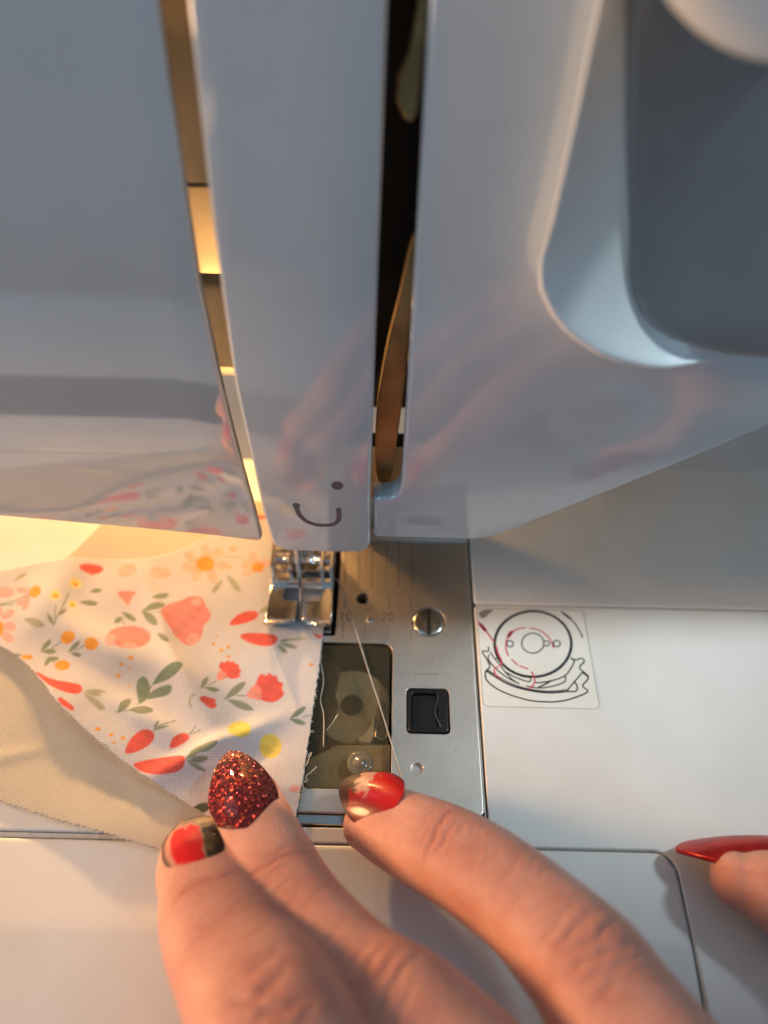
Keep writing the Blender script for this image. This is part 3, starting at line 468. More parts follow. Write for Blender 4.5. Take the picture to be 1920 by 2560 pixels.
# woven cotton: colour attribute for the print, weave as relief
def cloth(name, use_print, base):
    m, nt, p = node_mat(name)
    tc = N(nt, 'ShaderNodeTexCoord')
    mp = N(nt, 'ShaderNodeMapping')
    mp.inputs['Rotation'].default_value = (0, 0, math.radians(-9))
    mp.inputs['Scale'].default_value = (1000, 1000, 1000)
    nt.links.new(tc.outputs['Object'], mp.inputs['Vector'])
    wob = noise(nt, mp.outputs[0], 0.5, 2)
    wv = []
    for d in ('X', 'Y'):
        w = N(nt, 'ShaderNodeTexWave', wave_type='BANDS', bands_direction=d)
        w.inputs['Scale'].default_value = 0.74
        w.inputs['Distortion'].default_value = 0.35
        w.inputs['Detail'].default_value = 2
        w.inputs['Detail Scale'].default_value = 2.0
        nt.links.new(mp.outputs[0], w.inputs['Vector'])
        wv.append(w)
    mul = N(nt, 'ShaderNodeMath', operation='MULTIPLY')
    nt.links.new(wv[0].outputs['Fac'], mul.inputs[0])
    nt.links.new(wv[1].outputs['Fac'], mul.inputs[1])
    fine = noise(nt, mp.outputs[0], 3.0, 4, .7)
    add = N(nt, 'ShaderNodeMath', operation='MULTIPLY_ADD')
    nt.links.new(fine.outputs[0], add.inputs[0])
    add.inputs[1].default_value = 0.5
    nt.links.new(mul.outputs[0], add.inputs[2])
    weave = ramp(nt, add.outputs[0], [(0.15, (0.70, 0.66, 0.62)), (0.75, (1, 1, 1))])
    mix = N(nt, 'ShaderNodeMix', data_type='RGBA', blend_type='MULTIPLY')
    mix.inputs[0].default_value = 0.9
    if use_print:
        at = N(nt, 'ShaderNodeAttribute', attribute_name='print')
        nt.links.new(at.outputs['Color'], mix.inputs[6])
    else:
        big = noise(nt, mp.outputs[0], 0.08, 3)
        nt.links.new(ramp(nt, big.outputs[0], [(0.3, tuple(x * .93 for x in base)), (0.7, base)]), mix.inputs[6])
    nt.links.new(weave, mix.inputs[7])
    nt.links.new(mix.outputs[2], p.inputs['Base Color'])
    p.inputs['Roughness'].default_value = 0.85
    p.inputs['Specular IOR Level'].default_value = 0.25
    p.inputs['Sheen Weight'].default_value = 0.15
    nt.links.new(bump(nt, add.outputs[0], 0.5 if use_print else 0.35, 0.12), p.inputs['Normal'])
    return m
M['floral'] = cloth('printed_cotton', True, None)
M['cream'] = cloth('cream_cotton', False, (0.63, 0.59, 0.49))
M['thread'] = plain('white_thread', (0.72, 0.67, 0.58), 0.7)

# skin
m, nt, p = node_mat('skin')
at = N(nt, 'ShaderNodeAttribute', attribute_name='st')
red = N(nt, 'ShaderNodeAttribute', attribute_name='flush')
v = objcoord(nt)
blot = noise(nt, v, 0.22, 6, .68)
base = ramp(nt, blot.outputs[0], [(0.28, (0.72, 0.325, 0.235)), (0.5, (0.81, 0.415, 0.31)), (0.74, (0.86, 0.47, 0.36))])
mix = N(nt, 'ShaderNodeMix', data_type='RGBA', blend_type='MIX')
nt.links.new(red.outputs['Fac'], mix.inputs[0])
nt.links.new(base, mix.inputs[6])
mix.inputs[7].default_value = (0.58, 0.20, 0.145, 1)
nt.links.new(mix.outputs[2], p.inputs['Base Color'])
p.inputs['Subsurface Weight'].default_value = 0.55
p.inputs['Subsurface Radius'].default_value = (1.0, 0.42, 0.22)
p.inputs['Subsurface Scale'].default_value = 1.6 * S
p.inputs['Specular IOR Level'].default_value = 0.5
p.inputs['IOR'].default_value = 1.42
mp = N(nt, 'ShaderNodeMapping')
mp.inputs['Scale'].default_value = (2.3, 0.5, 1.0)
nt.links.new(at.outputs['Vector'], mp.inputs['Vector'])
wr = noise(nt, mp.outputs[0], 1.0, 4, .6)
wr.inputs['Distortion'].default_value = 0.5
vo = N(nt, 'ShaderNodeTexVoronoi', feature='DISTANCE_TO_EDGE')
vo.inputs['Scale'].default_value = 1.25
mp2 = N(nt, 'ShaderNodeMapping')
mp2.inputs['Scale'].default_value = (1.2, 0.75, 1.0)
nt.links.new(at.outputs['Vector'], mp2.inputs['Vector'])
nt.links.new(mp2.outputs[0], vo.inputs['Vector'])
cells = ramp(nt, vo.outputs['Distance'], [(0.0, (0, 0, 0)), (0.22, (1, 1, 1))])
fine = noise(nt, v, 2.2, 3)
b1 = bump(nt, wr.outputs[0], 0.6, 0.45)
b2 = bump(nt, cells, 0.4, 0.12, b1)
b3 = bump(nt, fine.outputs[0], 0.25, 0.06, b2)
nt.links.new(b3, p.inputs['Normal'])
nt.links.new(ramp(nt, fine.outputs[0], [(0.3, (0.30,) * 3), (0.7, (0.46,) * 3)]), p.inputs['Roughness'])
M['skin'] = m

# nail varnishes: colour and gloss layers carried by attributes of the nail itself
def nail_mat(name, glitter=0.0, metallic=0.0, fleck=0.0):
    m, nt, p = node_mat(name)
    at = N(nt, 'ShaderNodeAttribute', attribute_name='varnish')
    v = objcoord(nt)
    out = at.outputs['Color']
    if glitter > 0 or fleck > 0:
        vo = N(nt, 'ShaderNodeTexVoronoi')
        vo.inputs['Scale'].default_value = 3.4 if glitter else 9.0
        nt.links.new(v, vo.inputs['Vector'])
        sub = N(nt, 'ShaderNodeVectorMath', operation='SUBTRACT')
        nt.links.new(vo.outputs['Color'], sub.inputs[0])
        sub.inputs[1].default_value = (0.5, 0.5, 0.5)
        sc = N(nt, 'ShaderNodeVectorMath', operation='SCALE')
        nt.links.new(sub.outputs[0], sc.inputs[0])
        sc.inputs['Scale'].default_value = 1.25 if glitter else 0.12
        geo = N(nt, 'ShaderNodeNewGeometry')
        ad = N(nt, 'ShaderNodeVectorMath', operation='ADD')
        nt.links.new(geo.outputs['Normal'], ad.inputs[0])
        nt.links.new(sc.outputs[0], ad.inputs[1])
        nz = N(nt, 'ShaderNodeVectorMath', operation='NORMALIZE')
        nt.links.new(ad.outputs[0], nz.inputs[0])
        nt.links.new(nz.outputs[0], p.inputs['Normal'])
        sp = N(nt, 'ShaderNodeSeparateColor')
        nt.links.new(vo.outputs['Color'], sp.inputs[0])
        mx = N(nt, 'ShaderNodeMix', data_type='RGBA', blend_type='MULTIPLY')
        mx.inputs[0].default_value = 1.0
        nt.links.new(out, mx.inputs[6])
        nt.links.new(ramp(nt, sp.outputs[0], [(0.1, (0.25, 0.2, 0.2)), (0.75, (1.0, 1.0, 1.0)), (0.97, (1.6, 2.4, 2.0))] if glitter else [(0.1, (0.8, 0.8, 0.8)), (0.75, (1.0, 1.0, 1.0)), (0.97, (1.35, 1.5, 1.4))]), mx.inputs[7])
        out = mx.outputs[2]
    nt.links.new(out, p.inputs['Base Color'])
    p.inputs['Metallic'].default_value = metallic
    p.inputs['Roughness'].default_value = 0.26 if glitter else 0.34
    p.inputs['Coat Weight'].default_value = 0.45 if glitter else 0.3
    p.inputs['Specular IOR Level'].default_value = 0.5 if glitter else 0.25
    p.inputs['Coat Roughness'].default_value = 0.035 if glitter else 0.12
    p.inputs['Coat IOR'].default_value = 1.55
    return m
M['nail_glitter'] = nail_mat('glitter_varnish', glitter=1.0, metallic=0.75)
M['nail_gloss'] = nail_mat('gloss_varnish', fleck=1.0, metallic=0.0)
M['nail_red'] = nail_mat('red_metallic_varnish', fleck=1.0, metallic=0.4)

# ------------------------------------------------------------------ mesh helpers
def mk(name, verts, faces, mat, parent=None, smooth=True, flat_faces=None):
    me = bpy.data.meshes.new(name)
    vv = np.asarray(verts, float) * S
    me.from_pydata(vv.tolist(), [], [tuple(f) for f in faces])
    if smooth:
        sm = np.ones(len(me.polygons), bool)
        if flat_faces is not None:
            sm[list(flat_faces)] = False
        me.polygons.foreach_set('use_smooth', sm)
    me.materials.append(mat)
    me.update()
    o = bpy.data.objects.new(name, me)
    col.objects.link(o)
    if parent is not None:
        o.parent = parent
    return o

def fix_normals(o):
    bm = bmesh.new()
    bm.from_mesh(o.data)
    bmesh.ops.recalc_face_normals(bm, faces=bm.faces)
    bm.to_mesh(o.data)
    bm.free()
    return o

def tag(o, label=None, cat=None, group=None, kind=None):
    if label: o['label'] = label
    if cat: o['category'] = cat
    if group: o['group'] = group
    if kind: o['kind'] = kind
    return o

def empty(name, loc=(0, 0, 0), parent=None):
    o = bpy.data.objects.new(name, None)
    o.empty_display_size = 0.01
    o.location = Vector(loc) * S
    col.objects.link(o)
    if parent is not None:
        o.parent = parent
    return o

def rrect(x0, y0, x1, y1, r, n=6):
    """rounded rectangle, counter clockwise; r = one radius or (bl, br, tr, tl)"""
    rr = (r,) * 4 if not isinstance(r, (tuple, list)) else r
    pts = []
    for (cx, cy, a0, q) in ((x0, y0, 180, rr[0]), (x1, y0, 270, rr[1]), (x1, y1, 0, rr[2]), (x0, y1, 90, rr[3])):
        sx = 1 if cx == x0 else -1
        sy = 1 if cy == y0 else -1
        if q <= 0.001:
            pts.append((cx, cy))
            continue
        for i in range(n + 1):
            a = math.radians(a0 + 90 * i / n)
            pts.append((cx + sx * q + q * math.cos(a), cy + sy * q + q * math.sin(a)))
    return pts

def circle(cx, cy, r, n=32):
    return [(cx + r * math.cos(2 * math.pi * i / n), cy + r * math.sin(2 * math.pi * i / n)) for i in range(n)]

def area2(p):
    p = np.asarray(p)
    q = np.roll(p, -1, 0)
    return float(np.sum(p[:, 0] * q[:, 1] - q[:, 0] * p[:, 1]))

def offset(p, d):
    """move a counter clockwise outline inwards by d"""
    p = np.asarray(p, float)
    a = p - np.roll(p, 1, 0)
    b = np.roll(p, -1, 0) - p
    a /= np.linalg.norm(a, axis=1)[:, None] + 1e-12
    b /= np.linalg.norm(b, axis=1)[:, None] + 1e-12
    na = np.stack([-a[:, 1], a[:, 0]], 1)
    nb = np.stack([-b[:, 1], b[:, 0]], 1)
    n = na + nb
    k = np.clip(np.sum(na * n, 1), 0.4, None)
    return p + n / k[:, None] * d

def inside(pts, poly):
    pts = np.asarray(pts, float)
    poly = np.asarray(poly, float)
    x, y = pts[:, 0], pts[:, 1]
    res = np.zeros(len(pts), bool)
    j = len(poly) - 1
    for i in range(len(poly)):
        xi, yi = poly[i]
        xj, yj = poly[j]
        c = ((yi > y) != (yj > y)) & (x < (xj - xi) * (y - yi) / (yj - yi + 1e-15) + xi)
        res ^= c
        j = i
    return res

def slab(name, outer, z0, z1, mat, parent=None, bev=0.5, holes=(), seg=4, hole_bev=None, fn=None, grid=0.0):
    """extruded outline with a rounded top rim, optional holes; fn maps (u, v, w) to world mm"""
    def dens(o):
        o = np.asarray(o, float)
        if grid <= 0:
            return o
        r_ = []
        for p_, q_ in zip(o, np.roll(o, -1, 0)):
            n_ = max(1, int(np.linalg.norm(q_ - p_) / grid))
            r_ += [p_ + (q_ - p_) * i_ / n_ for i_ in range(n_)]
        return np.array(r_)
    outer = dens(outer)
    holes = [dens(h) for h in holes]
    loops = [np.asarray(outer if area2(outer) > 0 else outer[::-1], float)]
    for h in holes:
        h = np.asarray(h, float)
        loops.append(h if area2(h) < 0 else h[::-1])
    V, Fc = [], []
    tops = []
    for li, lp in enumerate(loops):
        bv = bev if li == 0 else (bev if hole_bev is None else hole_bev)
        rings = [(lp, z0)]
        if bv > 0:
            for i in range(seg + 1):
                a = math.pi / 2 * i / seg
                rings.append((offset(lp, bv * (1 - math.cos(a))), z1 - bv + bv * math.sin(a)))
        else:
            rings.append((lp, z1))
        base = len(V)
        n = len(lp)
        for r, z in rings:
            V += [(q[0], q[1], z) for q in r]
        for k in range(len(rings) - 1):
            for i in range(n):
                j = (i + 1) % n
                Fc.append((base + k * n + i, base + k * n + j, base + (k + 1) * n + j, base + (k + 1) * n + i))
        tops.append((base + (len(rings) - 1) * n, n, rings[-1][0]))
    nw = len(Fc)
    pts, edges, idx = [], [], []
    for b, n, r in tops:
        o = len(pts)
        pts += [Vector((float(q[0]), float(q[1]))) for q in r]
        edges += [(o + i, o + (i + 1) % n) for i in range(n)]
        idx += list(range(b, b + n))
    if grid > 0:
        # inner points, so that a curved front is really curved
        lo, hi = np.min(tops[0][2], 0), np.max(tops[0][2], 0)
        gx, gy = np.meshgrid(np.arange(lo[0] + grid / 2, hi[0], grid * 3), np.arange(lo[1] + grid / 2, hi[1], grid))
        g = np.c_[gx.ravel(), gy.ravel()]
        ok = inside(g, offset(tops[0][2], grid * .45))
        for t_ in tops[1:]:
            ok &= ~inside(g, offset(t_[2], grid * .45))
        for q in g[ok]:
            idx.append(len(V))
            V.append((q[0], q[1], z1))
            pts.append(Vector((float(q[0]), float(q[1]))))
    rv, re, rf, ov, oe, of = delaunay_2d_cdt(pts, edges, [], 0, 1e-6)
    P = np.array([(q.x, q.y) for q in rv])
    cen = np.array([P[list(f)].mean(0) for f in rf])
    keep = inside(cen, tops[0][2])
    for t in tops[1:]:
        keep &= ~inside(cen, t[2])
    mp = [idx[o[0]] if o else None for o in ov]
    for f, kp in zip(rf, keep):
        if kp and all(mp[i] is not None for i in f):
            a, b, c = [P[i] for i in f]
            cr = (b[0] - a[0]) * (c[1] - a[1]) - (b[1] - a[1]) * (c[0] - a[0])
            g = [mp[i] for i in f]
            Fc.append(tuple(g if cr > 0 else g[::-1]))
    V = np.asarray(V, float)
    if fn is not None:
        V = np.array([fn(*q) for q in V])
    return fix_normals(mk(name, V, Fc, mat, parent, True, None if grid > 0 else range(nw, len(Fc)))) if fn else mk(name, V, Fc, mat, parent, True, range(nw, len(Fc)))

def box(name, a, b, mat, parent=None, bev=0.3):
    return slab(name, rrect(a[0], a[1], b[0], b[1], min(bev, 0.3 * min(b[0] - a[0], b[1] - a[1])), 3), a[2], b[2], mat, parent, 0.9 * min(bev, 0.3 * min(b[0] - a[0], b[1] - a[1], b[2] - a[2])), seg=3)

def soft(o, it=2):
    o = np.asarray(o, float)
    for _ in range(it):
        q = np.roll(o, -1, 0)
        o = np.stack([o * .75 + q * .25, o * .25 + q * .75], 1).reshape(-1, 2)
    return [tuple(v) for v in o]

def frames(P, up):
    P = np.asarray(P, float)
    T = np.gradient(P, axis=0)
    T /= np.linalg.norm(T, axis=1)[:, None]
    U = np.asarray(up, float)
    if U.ndim == 1:
        U = np.repeat(U[None], len(P), 0)
    U = U - T * np.sum(U * T, 1)[:, None]
    U /= np.linalg.norm(U, axis=1)[:, None]
    return T, U, np.cross(T, U)

def smooth_path(pts, step=0.5):
    """Catmull-Rom through points of any dimension (first three are the position)"""
    p = np.asarray(pts, float)
    p = np.vstack([2 * p[0] - p[1], p, 2 * p[-1] - p[-2]])
    out = []
    for i in range(1, len(p) - 2):
        n = max(2, int(np.linalg.norm(p[i + 1][:3] - p[i][:3]) / step))
        for t in np.linspace(0, 1, n, endpoint=False):
            out.append(0.5 * ((2 * p[i]) + (-p[i - 1] + p[i + 1]) * t + (2 * p[i - 1] - 5 * p[i] + 4 * p[i + 1] - p[i + 2]) * t * t + (-p[i - 1] + 3 * p[i] - 3 * p[i + 1] + p[i + 2]) * t ** 3))
    out.append(p[-2])
    return np.array(out)

def tube_data(P, r, n=8, up=(0, 0, 1), cap=True):
    P = np.asarray(P, float)
    r = np.full(len(P), r) if np.isscalar(r) else np.asarray(r)
    T, U, B = frames(P, up)
    V, Fc = [], []
    for i in range(len(P)):
        for k in range(n):
            a = 2 * math.pi * k / n
            V.append(P[i] + r[i] * (math.cos(a) * U[i] + math.sin(a) * B[i]))
    for i in range(len(P) - 1):
        for k in range(n):
            j = (k + 1) % n
            Fc.append((i * n + k, i * n + j, (i + 1) * n + j, (i + 1) * n + k))
    if cap:
        Fc.append(tuple(range(n))[::-1])
        Fc.append(tuple((len(P) - 1) * n + k for k in range(n)))
    return np.array(V), Fc

def tube(name, P, r, mat, parent=None, n=8, up=(0, 0, 1)):
    V, Fc = tube_data(P, r, n, up)
    return fix_normals(mk(name, V, Fc, mat, parent))

def lathe(name, prof, mat, parent=None, centre=(0, 0, 0), n=40, axis='z'):
    V, Fc = [], []
    for (r, h) in prof:
        for k in range(n):
            a = 2 * math.pi * k / n
            q = (r * math.cos(a), r * math.sin(a), h)
            if axis == 'y':
                q = (q[0], -q[2], q[1])
            elif axis == 'x':
                q = (q[2], q[0], q[1])
            V.append((q[0] + centre[0], q[1] + centre[1], q[2] + centre[2]))
    m = len(prof)
    for i in range(m - 1):
        for k in range(n):
            j = (k + 1) % n
            Fc.append((i * n + k, i * n + j, (i + 1) * n + j, (i + 1) * n + k))
    Fc.append(tuple(range(n))[::-1])
    Fc.append(tuple((m - 1) * n + k for k in range(n)))
    return fix_normals(mk(name, V, Fc, mat, parent))

def ribbons(name, strokes, z, mat, parent=None, fn=None, lift=0.02):
    """flat printed strokes: [(width, [(x, y), ...], closed)]"""
    V, Fc = [], []
    for w, pts, closed in strokes:
        p = np.asarray(pts, float)
        if closed and np.linalg.norm(p[0] - p[-1]) < 1e-6:
            p = p[:-1]
        n = len(p)
        if closed:
            d = np.roll(p, -1, 0) - np.roll(p, 1, 0)
        else:
            d = np.gradient(p, axis=0)
        d /= np.linalg.norm(d, axis=1)[:, None] + 1e-12
        nn = np.stack([-d[:, 1], d[:, 0]], 1) * w / 2
        b = len(V)
        for i in range(n):
            V.append((*(p[i] + nn[i]), z))
            V.append((*(p[i] - nn[i]), z))
        for i in range(n if closed else n - 1):
            j = (i + 1) % n
            Fc.append((b + 2 * i, b + 2 * i + 1, b + 2 * j + 1, b + 2 * j))
    V = np.asarray(V, float)
    if fn is not None:
        V = np.array([fn(*q) for q in V])
    return mk(name, V, Fc, mat, parent, False)

# ------------------------------------------------------------------ table under the machine
t = box('table', (-900, -700, -100), (900, 900, -62), M['table'], None, 1.0)
tag(t, kind='structure')

# ------------------------------------------------------------------ sewing machine: bed
sm = empty('sewing_machine', (0, 60, -62))
bpy.context.view_layer.update()
SM = sm
tag(sm, 'glossy white sewing machine with chrome presser foot and steel needle plate', 'sewing machine')

def part(o, parent=None):
    """parent a mesh written in world millimetres under an object, keeping it in place"""
    p = parent or SM
    o.parent = p
    q, x, y, z = p, 0, 0, 0
    while q is not None:
        x, y, z = x + q.location.x, y + q.location.y, z + q.location.z
        q = q.parent
    o.location = (-x, -y, -z) if p is SM else (0, 0, 0)
    return o

# dark tray below the seams
part(slab('bed_base', rrect(-170, -150, 270, 44, 2), -61.5, -3.2, M['gap'], None, 0.8, holes=[rrect(3.9, -39.8, 21.6, -7.2, .6, 3)], hole_bev=0.1))
# flat panels of the bed, divided by real seams
part(slab('bed_panel', rrect(-165, -48.2, -25.4, 46, (1, .8, 3, 6)), -30, 0, M['bed'], None, 0.45))
part(slab('bed_panel', rrect(39.15, 3.15, 265, 46.5, (.8, .8, 6, 3)), -30, 0, M['bed'], None, 0.55))
part(slab('bed_panel', rrect(-25.0, 20.6, 38.85, 46.2, (.7, .7, 3, 3)), -30, 0, M['bed'], None, 0.4))
part(slab('bed_panel', rrect(-25.0, -49.15, 38.85, -46.45, .4), -30, -0.15, M['bed'], None, 0.25))
part(slab('seam_lip', rrect(-165, -49.25, -25.6, -48.3, .3), -30, -0.8, plain('grey_lip', (0.55, 0.56, 0.57), .5), None, 0.2))
# front lid with its rounded corner, and the frame beside it
def lid_fn(x, y, z):
    d = max(0.0, -64.0 - y)
    return (x, y, z - 0.10 * d - 0.0016 * d * d)
def dense_front(x0, x1, y0, y1, rad):
    o = rrect(x0, y0, x1, y1, rad, 8)
    return o
def front_lid(name, x0, x1, y0, y1, rad):
    # built in strips so that the bend at y = -64 is a real crease
    n = 30
    ys = [y1] + list(np.linspace(y1 - 3.0, -63.9, 6)) + list(np.linspace(-64.3, y0, 12))
    V, Fc = [], []
    bevel = 0.5
    prof = [(-bevel, None)]
    rows = []
    for (dy, dz) in ((0, -24), (0, -bevel), (-0.15, -0.18), (-bevel, 0), (-bevel - 0.5, 0)):
        rows.append((y1 + dy, dz, 0.0 if dy > -0.3 else 0))
    for y in ys[1:]:
        rows.append((y, 0, 0))
    for (y, dz, _) in rows:
        xr = x1
        if rad > 0 and y > y1 - rad:
            q = rad - (y1 - y)
            xr = x1 - rad + math.sqrt(max(rad * rad - q * q, 0.0))
        xs = list(np.linspace(x0, 60.0, n - 8)) + list(np.linspace(62.0, xr - bevel - 0.5, 7)) + [xr - bevel, xr - 0.15, xr, xr]
        zs = [0.0] * n + [-0.18, -bevel, -24]
        for x, zz in zip(xs, zs):
            V.append(lid_fn(x, y, min(dz, zz)))
    w = n + 3
    for i in range(len(rows) - 1):
        for j in range(w - 1):
            Fc.append((i * w + j, i * w + j + 1, (i + 1) * w + j + 1, (i + 1) * w + j))
    return fix_normals(mk(name, V, Fc, M['bed']))
part(front_lid('front_lid', -165, 72.3, -150, -49.5, 3.7))
fr = [(39.15, 2.0), (39.15, -48.6), (39.7, -49.15), (68.6, -49.15)] + [(68.6 + 4.05 * math.sin(q), -53.2 + 4.05 * math.cos(q)) for q in np.linspace(0.08, math.pi / 2, 10)] + [(72.65, -150), (265, -150), (265, 2.0), (264.2, 2.75), (39.9, 2.75)]
part(slab('bed_panel', fr, -30, 0, M['bed'], None, 0.35))

# ------------------------------------------------------------------ needle plate
plate_out = rrect(-24.9, -43.9, 38.55, 20.2, (1.5, 1.2, .5, .5), 5)
cover_hole = rrect(4.2, -39.4, 21.0, -7.7, (1.0, 0.6, 2.2, 1.0), 6)
button_hole = rrect(23.9, -28.0, 32.75, -18.1, 1.0, 5)
foot_open = rrect(-8.2, -6.1, 8.45, 18.5, .5, 3)
hole_a = circle(14.1, 3.7, 1.45, 28)
hole_b = circle(26.0, -35.1, 1.15, 24)
screw_hole = circle(28.85, -2.0, 3.72, 40)
plate = part(slab('needle_plate', plate_out, -2.6, 0.0, M['plate'], None, 0.35, holes=[cover_hole, button_hole, foot_open, hole_a, hole_b, screw_hole], hole_bev=0.12))
part(box('plate_front_edge', (-24.9, -45.95, -8), (38.5, -43.98, -0.42), M['steel'], None, 0.35), plate)
part(box('plate_side_edge', (38.6, -45.9, -8), (38.88, 20.1, -0.6), M['steel'], None, 0.1), plate)
part(slab('hole_bottom', circle(26.0, -35.1, 1.14, 24), -2.5, -0.9, M['plate'], None, 0.0), plate)
# feed insert below the presser foot
ins = part(slab('feed_insert', rrect(-7.6, -5.35, 7.35, 18, .4, 3), -2.6, -0.05, M['steel'], None, 0.25), plate)
for i, x in enumerate((-3.4, 3.0)):
    part(box('feed_dog', (x - .8, -3, -0.1), (x + .8, 14, 0.25), M['steel'], None, 0.15), plate)
# the slotted fixing screw
scr = part(lathe('plate_screw', [(3.5, -2), (3.5, -0.2), (3.35, 0.02), (3.0, 0.12), (1.6, 0.17), (0.5, 0.18)], M['screw'], None, (28.85, -2.0, 0), 40), plate)
part(box('screw_slot', (28.42, -5.35, 0.0), (29.28, 1.35, 0.20), M['void'], None, 0.08), scr)
part(lathe('locating_pin', [(0.75, -1), (0.75, 0.05), (0.55, 0.22), (0.2, 0.28)], M['steel'], None, (15.8, -1.9, 0), 20), plate)
# engraved seam guide lines: flat dark strokes, each with a painted highlight for depth
def groove(x, y0, y1, nm='guide_line'):
    o = part(ribbons(nm, [(0.16, [(x, y0), (x, y1)], False)], 0.012, M['engrave']), plate)
    part(ribbons('groove_highlight', [(0.07, [(x + 0.13, y0), (x + 0.13, y1)], False)], 0.012, M['engrave_highlight']), o)
for x in (9.7, 12.9, 15.9, 19.2, 22.15, 25.35):
    groove(x, 20.0, 7.0)
for x in (10.0, 15.0, 20.0, 25.0):
    groove(x, 4.7, 1.1 if x in (10, 20) else 0.2)
    groove(x, -2.7 if x != 25 else -3.9, -6.7)
def numeral(txt, cx, cy, h):
    st = []
    w = h * 0.42
    x = cx
    for ch in txt:
        if ch == '1':
            st.append((0.2, [(x, cy + h * .32), (x + w * .45, cy + h * .5), (x + w * .45, cy - h * .5)], False))
        elif ch == '2':
            st.append((0.2, [(x, cy + h * .28), (x + w * .18, cy + h * .46), (x + w * .5, cy + h * .5), (x + w * .85, cy + h * .42), (x + w, cy + h * .2), (x + w * .8, cy - h * .05), (x + w * .3, cy - h * .3), (x, cy - h * .5), (x + w, cy - h * .5)], False))
        else:
            st.append((0.2, [(x + w / 2 + w / 2 * math.cos(t), cy + h / 2 * math.sin(t)) for t in np.linspace(0, 2 * math.pi, 22)], True))
        x += w + h * .24
    return part(ribbons('numeral', st, 0.012, M['engrave']), plate)
numeral('10', 9.2, -1.05, 2.3)
numeral('20', 18.4, -0.95, 2.3)
part(ribbons('guide_mark', [(0.12, [(25.3, -15.6), (25.3, -14.95), (30.5, -14.8), (30.5, -15.3)], False)], 0.012, M['engrave']), plate)
part(ribbons('plate_scratch', [(0.06, [(26 + i * .1, -40 + i * .07) for i in range(9)], False), (0.05, [(33.5, -31 - i * .1) for i in range(8)], False), (0.05, [(10.2, -42 + .05 * i * (i % 2)) for i in range(2)], False)], 0.012, M['engrave']), plate)

# release button of the bobbin cover
rb = part(slab('release_button', rrect(24.15, -27.75, 32.5, -18.35, 0.9, 5), -4, 0.15, M['black'], None, 0.35, holes=[rrect(25.0, -27.0, 30.4, -19.2, 0.7, 4)], hole_bev=0.2))
part(slab('button_face', rrect(25.0, -27.0, 30.4, -19.2, 0.7, 4), -4, -0.7, M['black'], None, 0.3), rb)
part(ribbons('button_glint', [(0.1, [(30.4, -19.6), (30.2, -21.5), (29.7, -23.2), (30.1, -24.8), (30.9, -26.5)], False)], 0.16, M['steel']), rb)

# bobbin below its smoky cover
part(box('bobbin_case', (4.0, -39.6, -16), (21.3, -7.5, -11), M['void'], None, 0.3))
bob = part(lathe('bobbin', [(1.5, -10), (8.0, -10), (8.2, -9.6), (8.2, -8.9), (7.6, -8.7), (3.2, -8.6), (3.0, -5.0), (7.6, -4.8), (8.2, -4.6), (8.2, -4.0), (7.8, -3.8), (2.2, -3.7), (2.0, -5.5)], M['bobbin'], None, (12.6, -20.5, 0), 48))
part(lathe('bobbin_core', [(0.3, -3.75), (1.6, -3.7), (2.1, -3.55), (2.3, -3.6), (2.3, -4.2)], M['void'], None, (12.6, -20.5, 0), 32), bob)
part(lathe('bobbin_thread', [(3.0, -8.4), (6.2, -8.4), (6.4, -6.8), (6.2, -5.2), (3.0, -5.2)], M['thread'], None, (12.6, -20.5, 0), 40), bob)
part(slab('case_spring', [(17.6, -27.5), (19.2, -28.5), (20.2, -27.5), (20.2, -20.5), (18.9, -20.0), (18.2, -23)], -5, -2.6, M['chrome'], None, 0.2))
part(slab('case_ledge', [(4.3, -39.3), (20.9, -39.3), (20.9, -29.2), (10.0, -29.6), (6.8, -31.4), (4.3, -32.6)], -9, -2.75, M['bobbin'], None, 0.25))
part(slab('hook_guard', soft([(4.4, -10.2), (8.2, -10.6), (9.6, -14), (9.2, -19), (9.8, -22.5), (7.6, -27), (4.4, -30.5)]), -8, -2.6, M['black'], None, 0.4))
part(slab('case_window', soft([(13.6, -28.8), (16.4, -26.2), (17.4, -22.5), (17.6, -29.0)], 1), -6, -2.7, M['white_inner'], None, 0.2))
part(tube('case_edge', smooth_path([(8.4, -10.8, -2.5), (9.7, -14.2, -2.5), (9.2, -19, -2.5), (9.9, -22.6, -2.5), (7.6, -27.2, -2.5)], 0.5), 0.22, M['chrome'], None, 8))
cov = part(slab('bobbin_cover', rrect(4.45, -39.2, 20.45, -8.35, (.8, .5, 1.9, .8), 6), -1.9, -0.12, M['acrylic'], None, 0.25))
part(lathe('cover_dome', [(2.5, -0.1), (2.4, 0.02), (1.9, 0.04), (1.6, -0.02), (1.2, 0.1), (0.8, 0.5), (0.3, 0.62)], M['clear'], None, (14.9, -34.3, 0), 32), cov)

# the threading diagram on its clear film
stk = part(slab('diagram_sticker', rrect(39.5, -22.0, 63.7, 1.9, (1.2, 1.2, 1.2, .6), 5), 0.0, 0.07, M['sticker'], None, 0.03))
part(ribbons('sticker_border', [(0.14, rrect(39.65, -21.85, 63.55, 1.75, (1.1, 1.1, 1.1, .5), 5), True)], 0.078, plain('border_tan', (0.42, 0.39, 0.33), .5)), stk)
dots = {'k': [], 'r': []}
for c, w, txt in DIAGRAM:
    pts = np.array([[float(q) for q in s.split(',')] for s in txt.split()])
    closed = np.linalg.norm(pts[0] - pts[-1]) < 0.05
    if not closed and len(pts) > 3:
        pts = smooth_path(np.c_[pts, np.zeros(len(pts))], 0.35)[:, :2]
    dots[c].append((w, pts, closed))
part(ribbons('diagram_line', [(w * 1.45, p_, c_) for w, p_, c_ in dots['k']], 0.085, M['ink']), stk)
